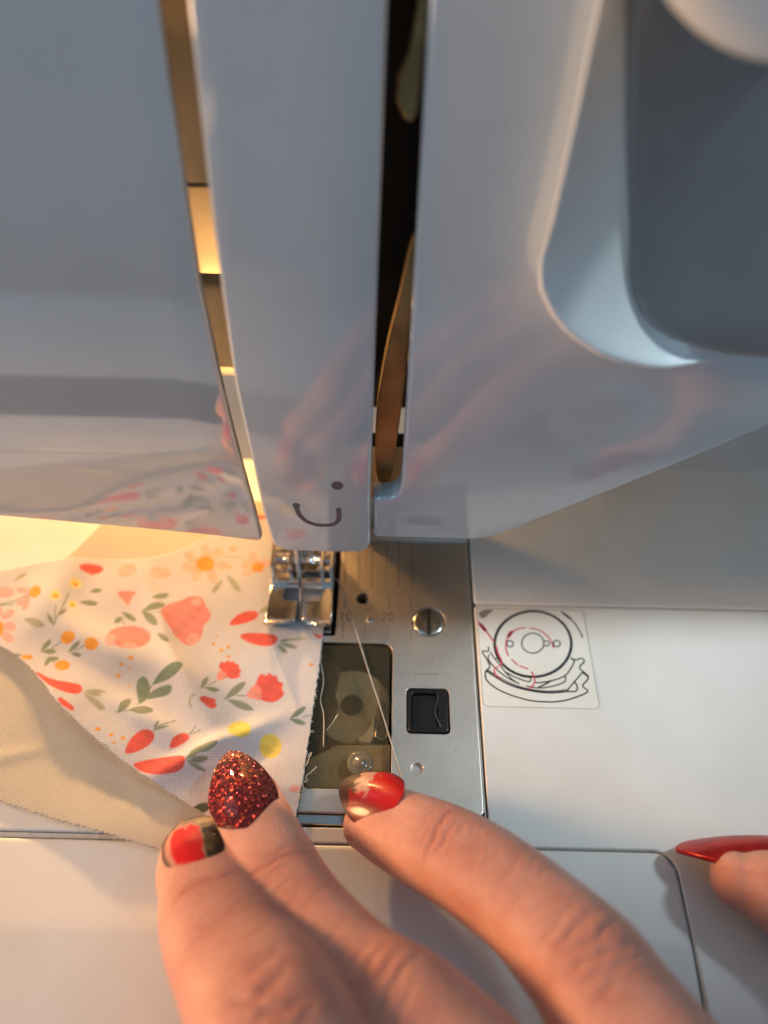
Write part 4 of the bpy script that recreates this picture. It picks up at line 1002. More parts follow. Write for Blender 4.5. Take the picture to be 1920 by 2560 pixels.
part(ribbons('thread_path_line', [(w * 1.5, p_, c_) for w, p_, c_ in dots['r']], 0.10, M['red_ink']), stk)
part(slab('sticker_chip', [(40.0, 0.6), (41.3, 1.4), (43.6, 1.5), (42.2, 0.2), (41.5, -0.7), (40.5, -0.8)], 0.0, 0.09, plain('chip_glue', (0.33, 0.31, 0.25), .6), None, 0.02), stk)
part(slab('sticker_reflection', rrect(56.5, 29.6, 74.5, 37.5, .6, 4), 0.0, 0.07, M['sticker'], None, 0.03))  # pale slab added in place of a lit patch mirroring the sticker

# ------------------------------------------------------------------ sewing machine: head
YF = 0.6          # plane of the front of the head
def bulge(z):
    """the front of the head is convex: it leans back towards the top"""
    t = max(z - 34.0, 0.0)
    if t < 30:
        return 0.0031 * t * t
    u = min(t - 30, 66.0)
    return 2.79 + 0.186 * u + 0.00125 * u * u + 0.351 * max(t - 96, 0.0)
def front(yf):
    return lambda u, v, w: (u, yf - w + bulge(v), v)
def arc(cx, cz, r, a0, a1, n=6):
    return [(cx + r * math.cos(math.radians(a)), cz + r * math.sin(math.radians(a))) for a in np.linspace(a0, a1, n)]

# left cover, its lower edge rising to the left, its right edge leaving the thread slot
YL = 5.0
lc = [(-150.19, 39.88), (-100, 31.4), (-59, 25), (-31.8, 22), (-16.8, 20.1)] + arc(-8.2, 20.1, 1.4, -90, 0, 5) + [(-7, 25), (-7.93, 39.88), (-9.08, 54.77), (-10.7, 77.35), (-11.04, 96.38), (-11.47, 111.64), (-11.94, 160), (-10.65, 240), (-199.23, 240)]
part(slab('left_head_cover', lc, -1.5, 0.0, M['head_left'], None, 0.6, fn=front(YL), grid=4.0))
# central face plate, slightly proud
fp = arc(-0.1, 26.0, 3.4, 180, 270, 7) + arc(12.7, 25.8, 3.2, 270, 360, 7) + [(15.9, 37.95), (16.78, 79.93), (17.52, 113.53), (20.64, 240), (-0.57, 240), (-6.47, 160), (-6.51, 113.53), (-6.42, 89.34), (-5.92, 63.63), (-4.75, 47.4), (-4.2, 34)]
face = part(slab('face_plate', fp, -4.5, 0.0, M['head'], None, 0.7, fn=front(YF - 1.0), grid=4.0))
# emblem: a wide u with a dot
em = [(2.15, 37.6)]
u_pts = [(2.2, 37.2), (2.3, 35.6), (2.8, 33.9), (3.9, 32.4), (5.6, 31.5), (7.6, 31.4), (9.1, 31.9), (9.9, 33.2), (10.05, 35.0), (10.0, 36.6)]
u_pts = smooth_path(np.c_[np.array(u_pts), np.zeros(len(u_pts))], 0.3)[:, :2]
part(ribbons('emblem', [(0.95, u_pts, False), (1.1, circle(10.0, 42.6, 0.55, 20), True), (0.95, circle(2.2, 37.0, 0.26, 14), True)], 0.02, M['emblem'], None, front(YF - 1.0)), face)

# right cover with the lower end of the take-up slot and the rising lower edge
rc = [(16.45, 27.2), (17.2, 26.5), (35.8, 26.4), (39.5, 27.2), (44, 30.2), (53.72, 37.55), (67.28, 47.04), (82.11, 57.05), (103.32, 69.01), (138.42, 83.69), (197.26, 95.2), (229.32, 240), (26.9, 240), (22.76, 113.57), (21.51, 43.68)] + arc(18.6, 41.0, 2.7, 0, -90, 6) + [(16.45, 38.13)]
# the U shaped pocket for the thread tension dial is cut through the right cover
outer_u = [(46.75, 230), (43.5, 113.57), (42.71, 102.17), (41.59, 89.38), (40.76, 83.98), (41.43, 80.34), (43.58, 76.83), (45.96, 74.27), (48.67, 72.26), (52, 70.37), (55.77, 69.1), (59.54, 68.3), (63.27, 68.11), (69.33, 69.37), (77.48, 70.46), (88.25, 72.63), (100.43, 76.28), (116.91, 83.69), (137.91, 230)]
inner_u = [(50.71, 230), (47.26, 112.76), (50.53, 98.42), (53.78, 85.81), (55.28, 79.25), (56.73, 76.11), (59.02, 73.35), (62.59, 71.08), (65.85, 70.26), (69.26, 69.99), (73.15, 70.35), (77.4, 70.98), (82.75, 72.07), (88.12, 73.17), (93.61, 74.82), (100.26, 76.84), (116.08, 84.3), (135.51, 230)]
rbody = part(slab('arm_cover', rc, -4.0, 0.0, M['head'], None, 0.8, fn=front(YF), grid=4.0))
# sloping rim of the pocket: from the outer outline at the front down to the inner outline
def loft(name, a, b, ya, yb, mat, parent=None, n=120, seg=8):
    def res(p):
        p = np.asarray(p, float)
        d = np.r_[0, np.cumsum(np.linalg.norm(np.diff(p, axis=0), axis=1))]
        t = np.linspace(0, d[-1], n)
        return np.c_[np.interp(t, d, p[:, 0]), np.interp(t, d, p[:, 1])]
    A, B = res(a), res(b)
    V, Fc = [], []
    for i in range(seg + 1):
        t = i / seg
        q = A * (1 - t) + B * t
        y = ya + (yb - ya) * t ** 1.5
        V += [(x[0], y + bulge(x[1]), x[1]) for x in q]
    for i in range(seg):
        for k in range(n - 1):
            Fc.append((i * n + k, i * n + k + 1, (i + 1) * n + k + 1, (i + 1) * n + k))
    return fix_normals(mk(name, V, Fc, mat, parent))
block = [(49.91, 230), (46.34, 114.09), (49.28, 99.53), (52.18, 88.03), (53.54, 82.18), (54.59, 79.39), (56.47, 76.45), (58.81, 74.25), (61.81, 72.61), (65.89, 71.35), (70.68, 70.26), (77.4, 69.73), (87.93, 70.44), (98.81, 72.97), (118.42, 80.88), (140.65, 230)]
# the dial housing stands a little proud of the cover; a tray lip runs round its left side and bottom
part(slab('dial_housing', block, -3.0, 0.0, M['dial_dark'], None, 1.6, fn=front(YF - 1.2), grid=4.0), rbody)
lip = [(45.2, 21.53, 149.72), (42.12, 9.73, 115.32), (41.36, 6.49, 104.57), (40.29, 3.22, 92.54), (39.5, 1.95, 87.47), (40.12, 1.12, 84.06), (42.14, 0.36, 80.77), (44.38, -0.18, 78.38), (46.93, -0.59, 76.5), (50.06, -0.97, 74.73), (53.8, -0.72, 73.14), (58.01, 0.63, 71.18), (62.29, 2.08, 69.8), (69.33, 4.42, 69.37)]
def lip_mesh():
    n, seg = 110, 7
    def res(p):
        p = np.asarray(p, float)
        d = np.r_[0, np.cumsum(np.linalg.norm(np.diff(p, axis=0), axis=1))]
        t = np.linspace(0, 1, n) * d[-1]
        return np.stack([np.interp(t, d, p[:, q]) for q in range(3)], 1)
    A = res(lip)
    bl = [(q[0], YF + bulge(q[1]), q[1]) for q in block if q[0] < 70 and q[1] < 229]
    bl = [(bl[0][0], YF + bulge(150), 150.0)] + bl
    B = res(bl)
    o_ = [(q[0], YF + bulge(min(q[1], 150)), min(q[1], 150)) for q in outer_u if q[0] < 70]
    O = res(o_)
    rows = []
    for i_ in range(seg + 1):
        t = i_ / seg
        r = B * (1 - t) + A * t
        r[:, 2] -= 0.9 * math.sin(math.pi * t) * np.linspace(0.2, 1, n)      # slightly dished
        rows.append(r)
    rows.append(A + np.array((-0.35, -0.25, -0.35)))
    rows.append(A + np.array((-0.5, 0.15, -1.0)))
    rows.append(O + np.array((0, 0.3, -1.2)))
    V = np.vstack(rows)
    Fc = []
    for i_ in range(len(rows) - 1):
        for k_ in range(n - 1):
            Fc.append((i_ * n + k_, i_ * n + k_ + 1, (i_ + 1) * n + k_ + 1, (i_ + 1) * n + k_))
    return fix_normals(mk('housing_lip', V, Fc, M['dial']))
part(lip_mesh(), rbody)
part(box('housing_ridge', (52.5, YF + 8.14, 91.8), (112, YF + 9.44, 92.8), M['dial_dark'], None, 0.12), rbody)
part(box('dial_pocket_ridge', (45.1, YF + 10.68, 91.5), (50.5, YF + 15.08, 93.3), M['dial'], None, 0.5), rbody)
# tension dial: a wheel standing out of the pocket
dial = part(lathe('tension_dial', [(2, -22), (20.5, -22), (21.5, -21), (21.8, 4.2), (20.8, 5.9), (18, 6.5), (6, 6.8), (2, 6.8)], M['dial'], None, (60, YF, 136), 64, 'y'), rbody)

# inside of the head: back wall, mechanism, needle and presser bars
part(box('head_back_wall', (8.3, 94, 60), (180, 98, 240), M['inner'], None, 0.8))
part(box('head_back_wall', (-150, 94, 37), (8, 98, 240), M['inner'], None, 0.8))
part(box('head_side_wall', (-154, 6, 46), (-150.2, 98, 240), M['inner'], None, 0.8))
part(box('head_top', (-150, 62, 240.5), (180, 98, 245), M['head'], None, 0.8))
part(box('arm_underside', (22, 5.2, 60), (180, 63.5, 62), M['inner'], None, 0.6))
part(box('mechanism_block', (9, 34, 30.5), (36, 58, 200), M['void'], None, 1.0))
lev = part(slab('take_up_lever', soft([(16.6, 40), (17.4, 36), (19.8, 36), (20.6, 48), (21.6, 60), (22.4, 74), (22.8, 84), (21.8, 84), (20.4, 76), (18.2, 66), (16.6, 54)]), -1.2, 0, M['lamplit'], None, 0.25, fn=front(6.2)))
part(slab('lever_arm', soft([(20.8, 98), (22.2, 100), (23.4, 120), (24.4, 150), (23.4, 150), (22.3, 122), (21.2, 108), (18.4, 102)], 1), -1.2, 0, M['lamplit'], None, 0.25, fn=front(6.6)), lev)
part(box('slot_guide', (16.6, 4.8, 28), (20.8, 9.5, 33.5), M['inner'], None, 1.2), lev)
part(tube('needle_bar', [(0.2, 9.0, 24), (0.2, 9.0, 62)], 3.0, M['steel'], None, 20, (0, 1, 0)))
pb = part(tube('presser_bar', [(0.2, 17.0, 9.0), (0.2, 17.0, 75)], 2.6, M['steel'], None, 20, (0, 1, 0)))
part(box('plate_shadow_block', (10.0, 22.5, 2.2), (27, 30, 27), M['steel'], None, 0.8))  # unseen block added to cast the diagonal shadow on the plate
part(slab('head_underside', rrect(-149, 9.4, -52, 93, 1.2), 58, 60, M['inner'], None, 0.6))
part(slab('head_underside', rrect(5.5, 9.4, 60, 22.5, 1.2), 28, 30, M['inner'], None, 0.6))
part(slab('foot_reflector', rrect(-6.4, 8.5, 15.5, 46, 1.2), 38, 40, M['white_inner'], None, 0.6))  # unseen panel added to give the chrome foot a bright reflection
# parts seen through the thread slot on the left

part(box('slot_block', (-21, 35, 40), (-8.5, 40, 60), M['inner'], None, 1.5))
part(box('head_inner_panel', (-31, 73, 6), (7.5, 75, 60), M['inner'], None, 0.6))

# warm lamp low in the head behind the needle
lamp = part(lathe('lamp', [(5.6, 5.8), (5.6, 2.6), (5.9, 2.3), (7.2, 2.3), (7.8, 3.0), (7.8, 5.6), (7.5, 6.0)], M['inner'], None, (BULB[0], BULB[1], BULB[2]), 32))
part(lathe('bulb', [(0.3, -4.0), (2.2, -3.4), (3.6, -1.8), (4.0, 0.3), (3.4, 2.6), (2.2, 4.4), (1.8, 7.8)], M['bulb'], None, BULB, 24), lamp)

# ------------------------------------------------------------------ presser foot and needle
pf = part(slab('presser_foot', [(-6.9, -3.9), (-0.55, -3.9), (-0.35, -2.6), (-0.35, 1.2), (-3.3, 1.3), (-3.7, 2.0), (-3.7, 4.0), (-3.2, 4.7), (4.4, 4.8), (4.9, 4.2), (4.9, 2.0), (4.5, 1.3), (0.85, 1.2), (0.85, -2.6), (1.05, -3.9), (7.5, -3.9), (7.45, 6.3), (-6.65, 6.1)], 0.95, 2.4, M['chrome'], None, 0.22, seg=3))
def toe(x0, x1, inner_left):
    V, Fc = [], []
    nu, nv = 14, 14
    for top in (0, 1):
        for i in range(nv):
            t = i / (nv - 1)
            for k in range(nu):
                u = k / (nu - 1)
                e = u if inner_left else 1 - u        # 0 at the slot, 1 at the outer edge
                fl = 2.3 * t ** 1.3                      # the slot flares open towards the front
                xa, xb = (x0 + fl, x1) if inner_left else (x0, x1 - fl)
                x = xa + (xb - xa) * u
                reach = 0.35 + 2.15 * e ** 0.75 + (0.15 * math.sin(e * 9))
                ang = t * 1.15
                y = -3.85 - reach * math.sin(ang) / math.sin(1.15)
                z = 0.95 + 1.45 * top + reach * 0.85 * (1 - math.cos(ang)) / (1 - math.cos(1.15)) * (0.5 + 0.9 * e)
                if top == 0:
                    y += 0.5 * t
                    z += 0.35 * t
                V.append((x, y, z))
    q = nu * nv
    for i in range(nv - 1):
        for k in range(nu - 1):
            a, b, c, d = i * nu + k, i * nu + k + 1, (i + 1) * nu + k + 1, (i + 1) * nu + k
            Fc += [(a, d, c, b), (q + a, q + b, q + c, q + d)]
    rim = [k for k in range(nu)] + [i * nu + nu - 1 for i in range(1, nv)] + [(nv - 1) * nu + k for k in range(nu - 2, -1, -1)] + [i * nu for i in range(nv - 2, 0, -1)]
    for a, b in zip(rim, rim[1:] + rim[:1]):
        Fc.append((a, b, q + b, q + a))
    o = fix_normals(mk('toe', V, Fc, M['chrome']))
    mod = o.modifiers.new('round', 'BEVEL')
    mod.width = 0.12 * S
    mod.segments = 2
    mod.limit_method = 'ANGLE'
    return o
part(toe(-6.9, -0.55, False), pf)
part(toe(1.05, 7.5, True), pf)
part(box('cross_ridge', (-6.7, 5.2, 2.3), (7.5, 6.6, 3.7), M['chrome'], None, 0.5), pf)
for x in (-6.6, -2.6, 4.4, 6.5):
    part(box('side_wall', (x, 6.5, 1.6), (x + 0.95, 14.5, 7.6), M['chrome'], None, 0.35), pf)
part(box('heel', (-6.6, 9.6, 0.95), (7.45, 16.0, 1.9), M['chrome'], None, 0.3), pf)
part(box('window_plate', (-5.6, 6.6, 0.95), (-2.6, 9.6, 1.5), M['plate'], None, 0.2), pf)
part(lathe('hinge_pin', [(0.4, -6.9), (1.3, -6.8), (1.4, -6.4), (1.4, -3.1), (1.75, -3.0), (1.8, -2.4), (1.75, -1.8), (1.35, -1.7), (1.35, 3.6), (1.75, 3.7), (1.8, 4.4), (1.7, 5.0), (1.35, 5.1), (1.35, 7.2), (0.4, 7.4)], M['chrome'], None, (0.3, 10.2, 5.6), 24, 'x'), pf)
part(box('ankle', (-2.2, 10.5, 5.0), (3.0, 19.0, 16), M['steel'], None, 0.8), pf)
nd = part(tube('needle', [(0.3, 4.2, 0.4), (0.3, 4.2, 2.0), (0.3, 4.2, 4.0), (0.3, 4.6, 16), (0.3, 5.0, 30)], [0.1, 0.4, 0.45, 0.5, 0.9], M['chrome'], None, 14, (0, 1, 0)))
part(tube('needle_clamp', [(-2.6, 5.0, 19.5), (3.2, 5.0, 19.5)], 1.9, M['chrome'], None, 18, (0, 0, 1)), nd)

# ------------------------------------------------------------------ fabric
def seg_dist(P, poly):
    """distance of points to a closed outline"""
    poly = np.asarray(poly, float)
    d = np.full(len(P), 1e9)
    for a, b in zip(poly, np.roll(poly, -1, 0)):
        ab = b - a
        t = np.clip(((P - a) @ ab) / (ab @ ab + 1e-12), 0, 1)
        q = P - (a + t[:, None] * ab)
        d = np.minimum(d, np.hypot(q[:, 0], q[:, 1]))
    return d

def chaikin(p, it=2):
    p = np.asarray(p, float)
    for _ in range(it):
        q = np.roll(p, -1, 0)
        p = np.stack([p * .75 + q * .25, p * .25 + q * .75], 1).reshape(-1, 2)
    return p

INK = {'R': (0.80, 0.085, 0.055), 'c': (0.86, 0.30, 0.235), 'p': (0.82, 0.265, 0.235), 'P': (0.84, 0.43, 0.40),
       'k': (0.88, 0.55, 0.44), 'O': (0.86, 0.36, 0.012), 'o': (0.80, 0.30, 0.02), 'Y': (0.83, 0.66, 0.10), 'w': (0.88, 0.76, 0.36),
       'g': (0.235, 0.285, 0.19), 'G': (0.17, 0.25, 0.17), 'l': (0.42, 0.43, 0.30), 'D': (0.045, 0.09, 0.05)}

def lump(x, y, cx, cy, ax, ay, rot, h):
    a = math.radians(rot)
    u = (x - cx) * math.cos(a) + (y - cy) * math.sin(a)
    v = -(x - cx) * math.sin(a) + (y - cy) * math.cos(a)
    return h * np.exp(-(u / ax) ** 2 - (v / ay) ** 2)

def floral_z(x, y):
    z = 0.75 + 0 * x
    edge = np.clip((-(x + 15.6) * 0.46 - (y + 43.9) * 0.89) , -40, 40)      # towards the lower left edge
    lift = np.exp(-((edge + 1.0) / 7.5) ** 2)
    z += lift * (1.0 + 1.5 * np.exp(-((x + 44) / 17) ** 2))
    z += lump(x, y, -19, -22, 16, 3.0, 125, 2.1) + lump(x, y, -26, -28, 13, 2.3, 152, 1.5) + lump(x, y, -36, -12, 20, 4, 160, 1.4) + lump(x, y, -30, -4, 14, 1.8, 118, 0.8)
    z += lump(x, y, -14, -33, 12, 2.1, 30, 1.9) + lump(x, y, -10, -36.5, 10, 2.2, 28, -0.6) + lump(x, y, -55, 4, 12, 5, 80, 1.2) + lump(x, y, -48, -6, 16, 3, 140, 0.8)
    z += 0.10 * np.sin(x * 0.21 + 1.7 * np.sin(y * 0.11 + .4)) + 0.07 * np.sin(y * 0.27 - 0.13 * x + 2.1 * np.sin(x * .09)) + 0.02 * np.sin(x * .83 + 1.9 * np.sin(y * .37))
    z += np.clip(-58 - x, 0, 40) * 0.02
    foot = np.exp(-(np.clip(np.abs(x - 0.3) - 6.5, 0, 99) / 3.0) ** 2) * np.exp(-(np.clip(-4.0 - y, 0, 99) / 4.5) ** 2)
    z = z * (1 - foot) + 0.45 * foot
    press = np.exp(-(((x + 6) / 9) ** 2 + ((y + 46) / 6) ** 2)) * 0.7
    return z * (1 - press) + 0.5 * press

def cream_z(x, y):
    z = 0.18 + 0 * x
    edge = (-(x + 36) * 0.25 - (y + 47.9) * 0.968)
    lift = np.exp(-((edge + 0.5) / 7.0) ** 2)
    z += lift * (0.55 + 1.35 * np.exp(-((x + 27) / 13) ** 2)) * np.clip((x + 85) / 30, 0, 1)
    z += lump(x, y, -58, -36, 12, 1.6, 15, 0.35) + 0.06 * np.sin(x * .5 + y * .3)
    press = np.exp(-(((x + 6) / 10) ** 2 + ((y + 48) / 7) ** 2))
    return z * (1 - press) + 0.18 * press

def cloth_sheet(name, outline, zf, mat, step, thick, painted, wob):
    outline = np.asarray(outline, float)
    lo, hi = outline.min(0) - 1, outline.max(0) + 1
    xs = np.arange(lo[0], hi[0], step)
    ys = np.arange(lo[1], hi[1], step)
    X, Y = np.meshgrid(xs, ys)
    P = np.c_[X.ravel(), Y.ravel()]
    # slightly ragged, cut edge
    w = wob * (np.sin(P[:, 0] * 4.1 + 1.7 * np.sin(P[:, 1] * 3.3)) + 0.6 * np.sin(P[:, 1] * 9.7 + P[:, 0] * 6.1))
    big = chaikin(outline, 1)
    ins = inside(P + np.c_[w, -w], big)
    nx, ny = len(xs), len(ys)
    cell = ins.reshape(ny, nx)
    q = cell[:-1, :-1] & cell[1:, :-1] & cell[:-1, 1:] & cell[1:, 1:]
    iy, ix = np.nonzero(q)
    f = np.stack([iy * nx + ix, iy * nx + ix + 1, (iy + 1) * nx + ix + 1, (iy + 1) * nx + ix], 1)
    used = np.unique(f)
    remap = np.full(nx * ny, -1)
    remap[used] = np.arange(len(used))
    f = remap[f]
    p = P[used]
    # pull the rim onto the cut line
    z = zf(p[:, 0], p[:, 1])
    me = bpy.data.meshes.new(name)
    me.vertices.add(len(p))
    me.vertices.foreach_set('co', (np.c_[p, z] * S).ravel())
    me.loops.add(f.size)
    me.loops.foreach_set('vertex_index', f.ravel())
    me.polygons.add(len(f))
    me.polygons.foreach_set('loop_start', np.arange(0, f.size, 4))
    me.polygons.foreach_set('loop_total', np.full(len(f), 4))
    me.polygons.foreach_set('use_smooth', np.ones(len(f), bool))
    me.update()
    me.validate()
    if painted:
        c = np.tile(np.array([0.67, 0.665, 0.68]), (len(p), 1))
        for key, txt in PRINT:
            poly = np.array([[float(v) for v in s.split(',')] for s in txt.split()])
            if len(poly) > 4:
                poly = chaikin(poly, 2)
            a, b = poly.min(0) - 0.4, poly.max(0) + 0.4
            idx = np.nonzero((p[:, 0] > a[0]) & (p[:, 0] < b[0]) & (p[:, 1] > a[1]) & (p[:, 1] < b[1]))[0]
            if len(idx) == 0:
                continue
            r = p[idx] + 0.06 * np.c_[np.sin(p[idx, 1] * 11), np.sin(p[idx, 0] * 12)]
            sd = seg_dist(r, poly) * np.where(inside(r, poly), -1, 1)
            al = np.clip(0.5 - sd / 0.26, 0, 1) * 0.94
            tone = 1 + 0.10 * np.sin(p[idx, 0] * 1.3 + p[idx, 1] * .9) * np.sin(p[idx, 1] * 1.7)
            c[idx] = c[idx] * (1 - al[:, None]) + np.array(INK[key]) * tone[:, None] * al[:, None]
        att = me.color_attributes.new('print', 'FLOAT_COLOR', 'POINT')
        att.data.foreach_set('color', np.c_[np.clip(c, 0, 1), np.ones(len(c))].astype(np.float32).ravel())
    me.materials.append(mat)
    o = bpy.data.objects.new(name, me)
    col.objects.link(o)
    md = o.modifiers.new('thickness', 'SOLIDIFY')
    md.thickness = thick * S
    md.offset = -1
    return o

floral_out = [(6.0, 27), (5.95, -8), (5.2, -24), (4.1, -41), (3.3, -49.5), (-4, -49.6), (-9, -47.4), (-15.6, -43.9), (-21, -41.2), (-28.3, -37.3), (-37, -31.6), (-46.3, -24.4), (-50.5, -20), (-55.8, -15.2), (-63.3, -10.8), (-80, -7), (-82, 6), (-69.6, 8.3), (-57.4, 12), (-46, 12.6), (-37, 12.8), (-30, 15.0), (-22, 21), (-16, 27)]
flo = cloth_sheet('floral_fabric', floral_out, floral_z, M['floral'], 0.2, 0.10, True, 0.09)
tag(flo, 'white cotton piece printed with carrots, tulips and leaves under the presser foot', 'fabric')
cream_out = [(5.3, 32), (-47, 32), (-51, 22), (-57, 11), (-66, 4), (-95, -2), (-95, -33), (-70, -38.5), (-51.8, -43.7), (-36, -47.9), (-20.8, -51.6), (0, -56.5), (2, -46), (5.3, -9)]
cre = cloth_sheet('plain_fabric', cream_out, cream_z, M['cream'], 0.3, 0.08, False, 0.10)
tag(cre, 'plain cream cotton layer lying under the floral printed piece', 'fabric')

# fray: loose threads along the cut edges
def wavy(a, b, n=10, amp=0.25, seed=0):
    r = np.random.default_rng(seed)
    t = np.linspace(0, 1, n)[:, None]
    p = np.asarray(a) * (1 - t) + np.asarray(b) * t
    p[1:-1] += r.normal(0, amp, (n - 2, 3)) * (1, 1, .4)
    return smooth_path(p, 0.25)
def fray_on(obj, spec, rad, seed):
    r = np.random.default_rng(seed)
    V, Fc = [], []
    for (a, b, zf, cnt, L, nrm) in spec:
        for i in range(cnt):
            t = r.random()
            p = np.asarray(a) * (1 - t) + np.asarray(b) * t
            z = float(zf(np.array([p[0]]), np.array([p[1]]))[0])
            ll = L * (0.4 + r.random())
            e = p + np.asarray(nrm) * ll + r.normal(0, .25, 2)
            P = smooth_path([(p[0] - nrm[0] * .3, p[1] - nrm[1] * .3, z - .1), (*((p + e) / 2 + r.normal(0, .12, 2)), z + .1 * r.normal()), (*e, z - .2 * r.random())], 0.3)
            v, f = tube_data(P, rad, 4)
            o = len(V)
            V += list(v)
            Fc += [tuple(o + k for k in g) for g in f]
    o = mk('frayed_edge', V, Fc, M['thread'], obj)
    o['kind'] = 'stuff'
    return o
fray_on(flo, [((-15.6, -43.9), (-28.3, -37.3), floral_z, 34, .4, (-.46, -.89)), ((-28.3, -37.3), (-46.3, -24.4), floral_z, 60, .42, (-.6, -.8)), ((-46.3, -24.4), (-55.8, -15.2), floral_z, 34, .45, (-.7, -.7)), ((5.8, -10), (4.1, -41), floral_z, 30, .3, (1, -.05))], 0.035, 3)
fray_on(cre, [((-20.8, -51.6), (-51.8, -43.7), cream_z, 60, .25, (-.25, -.97))], 0.035, 5)
for i, (a, b) in enumerate([((4.2, -33.8, .6), (5.5, -32.6, .5)), ((3.6, -38.2, .8), (5.4, -32.9, .6)), ((4.4, -38.4, .5), (6.5, -35.3, .3)), ((4.0, -40.2, .5), (4.9, -37.0, .4))]):
    tube('loose_thread', wavy(a, b, 7, .16, i), 0.085, M['thread'], flo, 6)
tube('loose_thread', wavy((-45.6, -23.9, 2.8), (-48.5, -21.5, 2.6), 6, .2, 9), 0.06, M['thread'], flo, 6)

# sewing thread running from the needle across the plate
th = tube('sewing_thread', smooth_path([(0.5, 6.6, 6.0), (1.5, 7.0, 3.5), (4.5, 7.6, 3.0), (7.3, 7.4, 2.6), (8.6, 7.0, 1.0), (9.3, 6.0, 0.25), (12.0, -2.2, 0.2), (13.8, -7.8, 0.2), (16.3, -15.7, 0.2), (18.7, -23.0, 0.25), (20.5, -28.8, 0.3), (21.2, -31.0, 0.25), (22.9, -36.4, 0.2), (24.5, -41.5, 0.3), (25.5, -44.5, 1.0)], 0.6), 0.12, M['thread'], None, 8)
tag(th, 'thin white sewing thread crossing the steel plate to the index finger', 'thread')
t2 = tube('bobbin_thread_tail', smooth_path([(5.3, -10.9, .25), (6.6, -17.0, .15), (6.3, -21.3, .15), (7.2, -24.8, .15), (7.6, -31.2, .15)], 0.6), 0.10, M['thread'], None, 6)
tag(t2, 'short pale thread lying on the smoky bobbin cover beside the fabric edge', 'thread')
t3 = tube('needle_thread', smooth_path([(-0.6, 7.5, 20), (-0.5, 6.0, 12), (-0.2, 5.0, 6.5), (0.1, 4.0, 3.0), (0.2, 2.4, 2.3), (0.3, -0.5, 1.5), (0.3, -3.0, 1.0)], 0.5), 0.15, M['thread'], None, 8)
tag(t3, 'white thread hanging beside the needle through the presser foot slot', 'thread')

# ------------------------------------------------------------------ hand
# centre lines: x, y, z, half width, half thickness (tip first)
FING = {
 'ring': dict(up=(0.05, 0.25, 1), pts=[(-12.4, -53.4, 6.6, 6.2, 4.8), (-10.8, -56.8, 9.4, 7, 5.8), (-8.4, -60.6, 12.6, 7.4, 6.5), (-6.6, -63.8, 15.6, 8.03, 7.1), (-3.9, -67.8, 19.2, 8.61, 7.5), (0.1, -72.8, 23.5, 9.12, 8), (4.3, -77.6, 27.6, 9.78, 8.8), (8.7, -83.4, 31.8, 10, 9.3), (20.1, -97.6, 36, 9.7, 9.7), (40.2, -118.9, 39, 11.2, 11.2), (55.6, -145.3, 37.5, 12.2, 12.2), (70.5, -183, 34.4, 13.1, 12)]),
 'middle': dict(up=(0.02, 0.12, 1), pts=[(-5.5, -43.3, 5.3, 6.2, 4.3), (-3.6, -47.9, 7.6, 7, 5.3), (-0.9, -53, 10.4, 7.3, 6.2), (2, -57.6, 12.9, 7.5, 6.7), (4.7, -62.2, 15.4, 7.8, 7.2), (9.6, -67.7, 18.8, 7.74, 7.5), (16, -73.9, 22.7, 7.95, 7.8), (22.3, -78.8, 26.5, 8.93, 8.7), (28.3, -84.1, 29.1, 9.31, 9.1), (42.5, -96.5, 34.4, 9.4, 9.4), (62.5, -116.7, 39, 11.7, 11.2), (73.7, -145.7, 39, 12.3, 12.3), (81.8, -183.5, 36, 13.2, 12.1)]),
 'index': dict(up=(-0.05, 0.1, 1), pts=[(17.2, -46.6, 6.2, 5.8, 4.3), (20.2, -48.2, 8, 6.6, 5.3), (24.3, -50.6, 10.3, 7.1, 6.2), (29.3, -53.8, 13.5, 7.5, 6.9), (35.5, -58.3, 17.3, 7.66, 7.4), (42, -64.4, 20.6, 7.76, 7.7), (47.8, -71.7, 24, 8.62, 8.4), (51.1, -78.2, 26.5, 9, 8.8), (59.1, -89.9, 31.4, 9.1, 9.1), (78.7, -114.2, 36.7, 11.6, 11.1), (86.6, -145.3, 37.5, 12.2, 12.2), (92.6, -183.2, 35.2, 13.2, 12.1)]),
 'pinky': dict(up=(0.2, 0.2, 1), pts=[(-16.2, -86, 6.3, 5.6, 5), (-12.4, -90, 9.4, 6.3, 5.9), (-6.6, -96.1, 13.9, 6.8, 6.3), (1.3, -104.6, 20.8, 7.1, 6.9), (11.5, -113.5, 28.4, 7.9, 7.7), (24.5, -127.1, 34.4, 9.4, 9.4), (42, -151.2, 34.4, 10.9, 10.9), (61.5, -183.5, 32.9, 12, 12)]),
 'thumb': dict(up=(0.0, 0.92, 0.42), pts=[(80, -55.3, 7.2, 6.8, 4.8), (82.5, -56.1, 7.7, 7.7, 6), (86.7, -57.7, 8.6, 8.4, 7.3), (92, -60.4, 10.1, 8.7, 8.1), (98.6, -65.5, 12.4, 9.2, 9), (108, -77.5, 17.7, 9.9, 9.9), (113.3, -98.4, 25.3, 11.7, 11.7), (111, -126.7, 31.4, 14.1, 13), (103.3, -155.6, 34.4, 14.2, 13.1), (94.8, -184.3, 35.2, 13.2, 13.2)]),
}
NR = 40
V, Fc = [], []
CL = {}
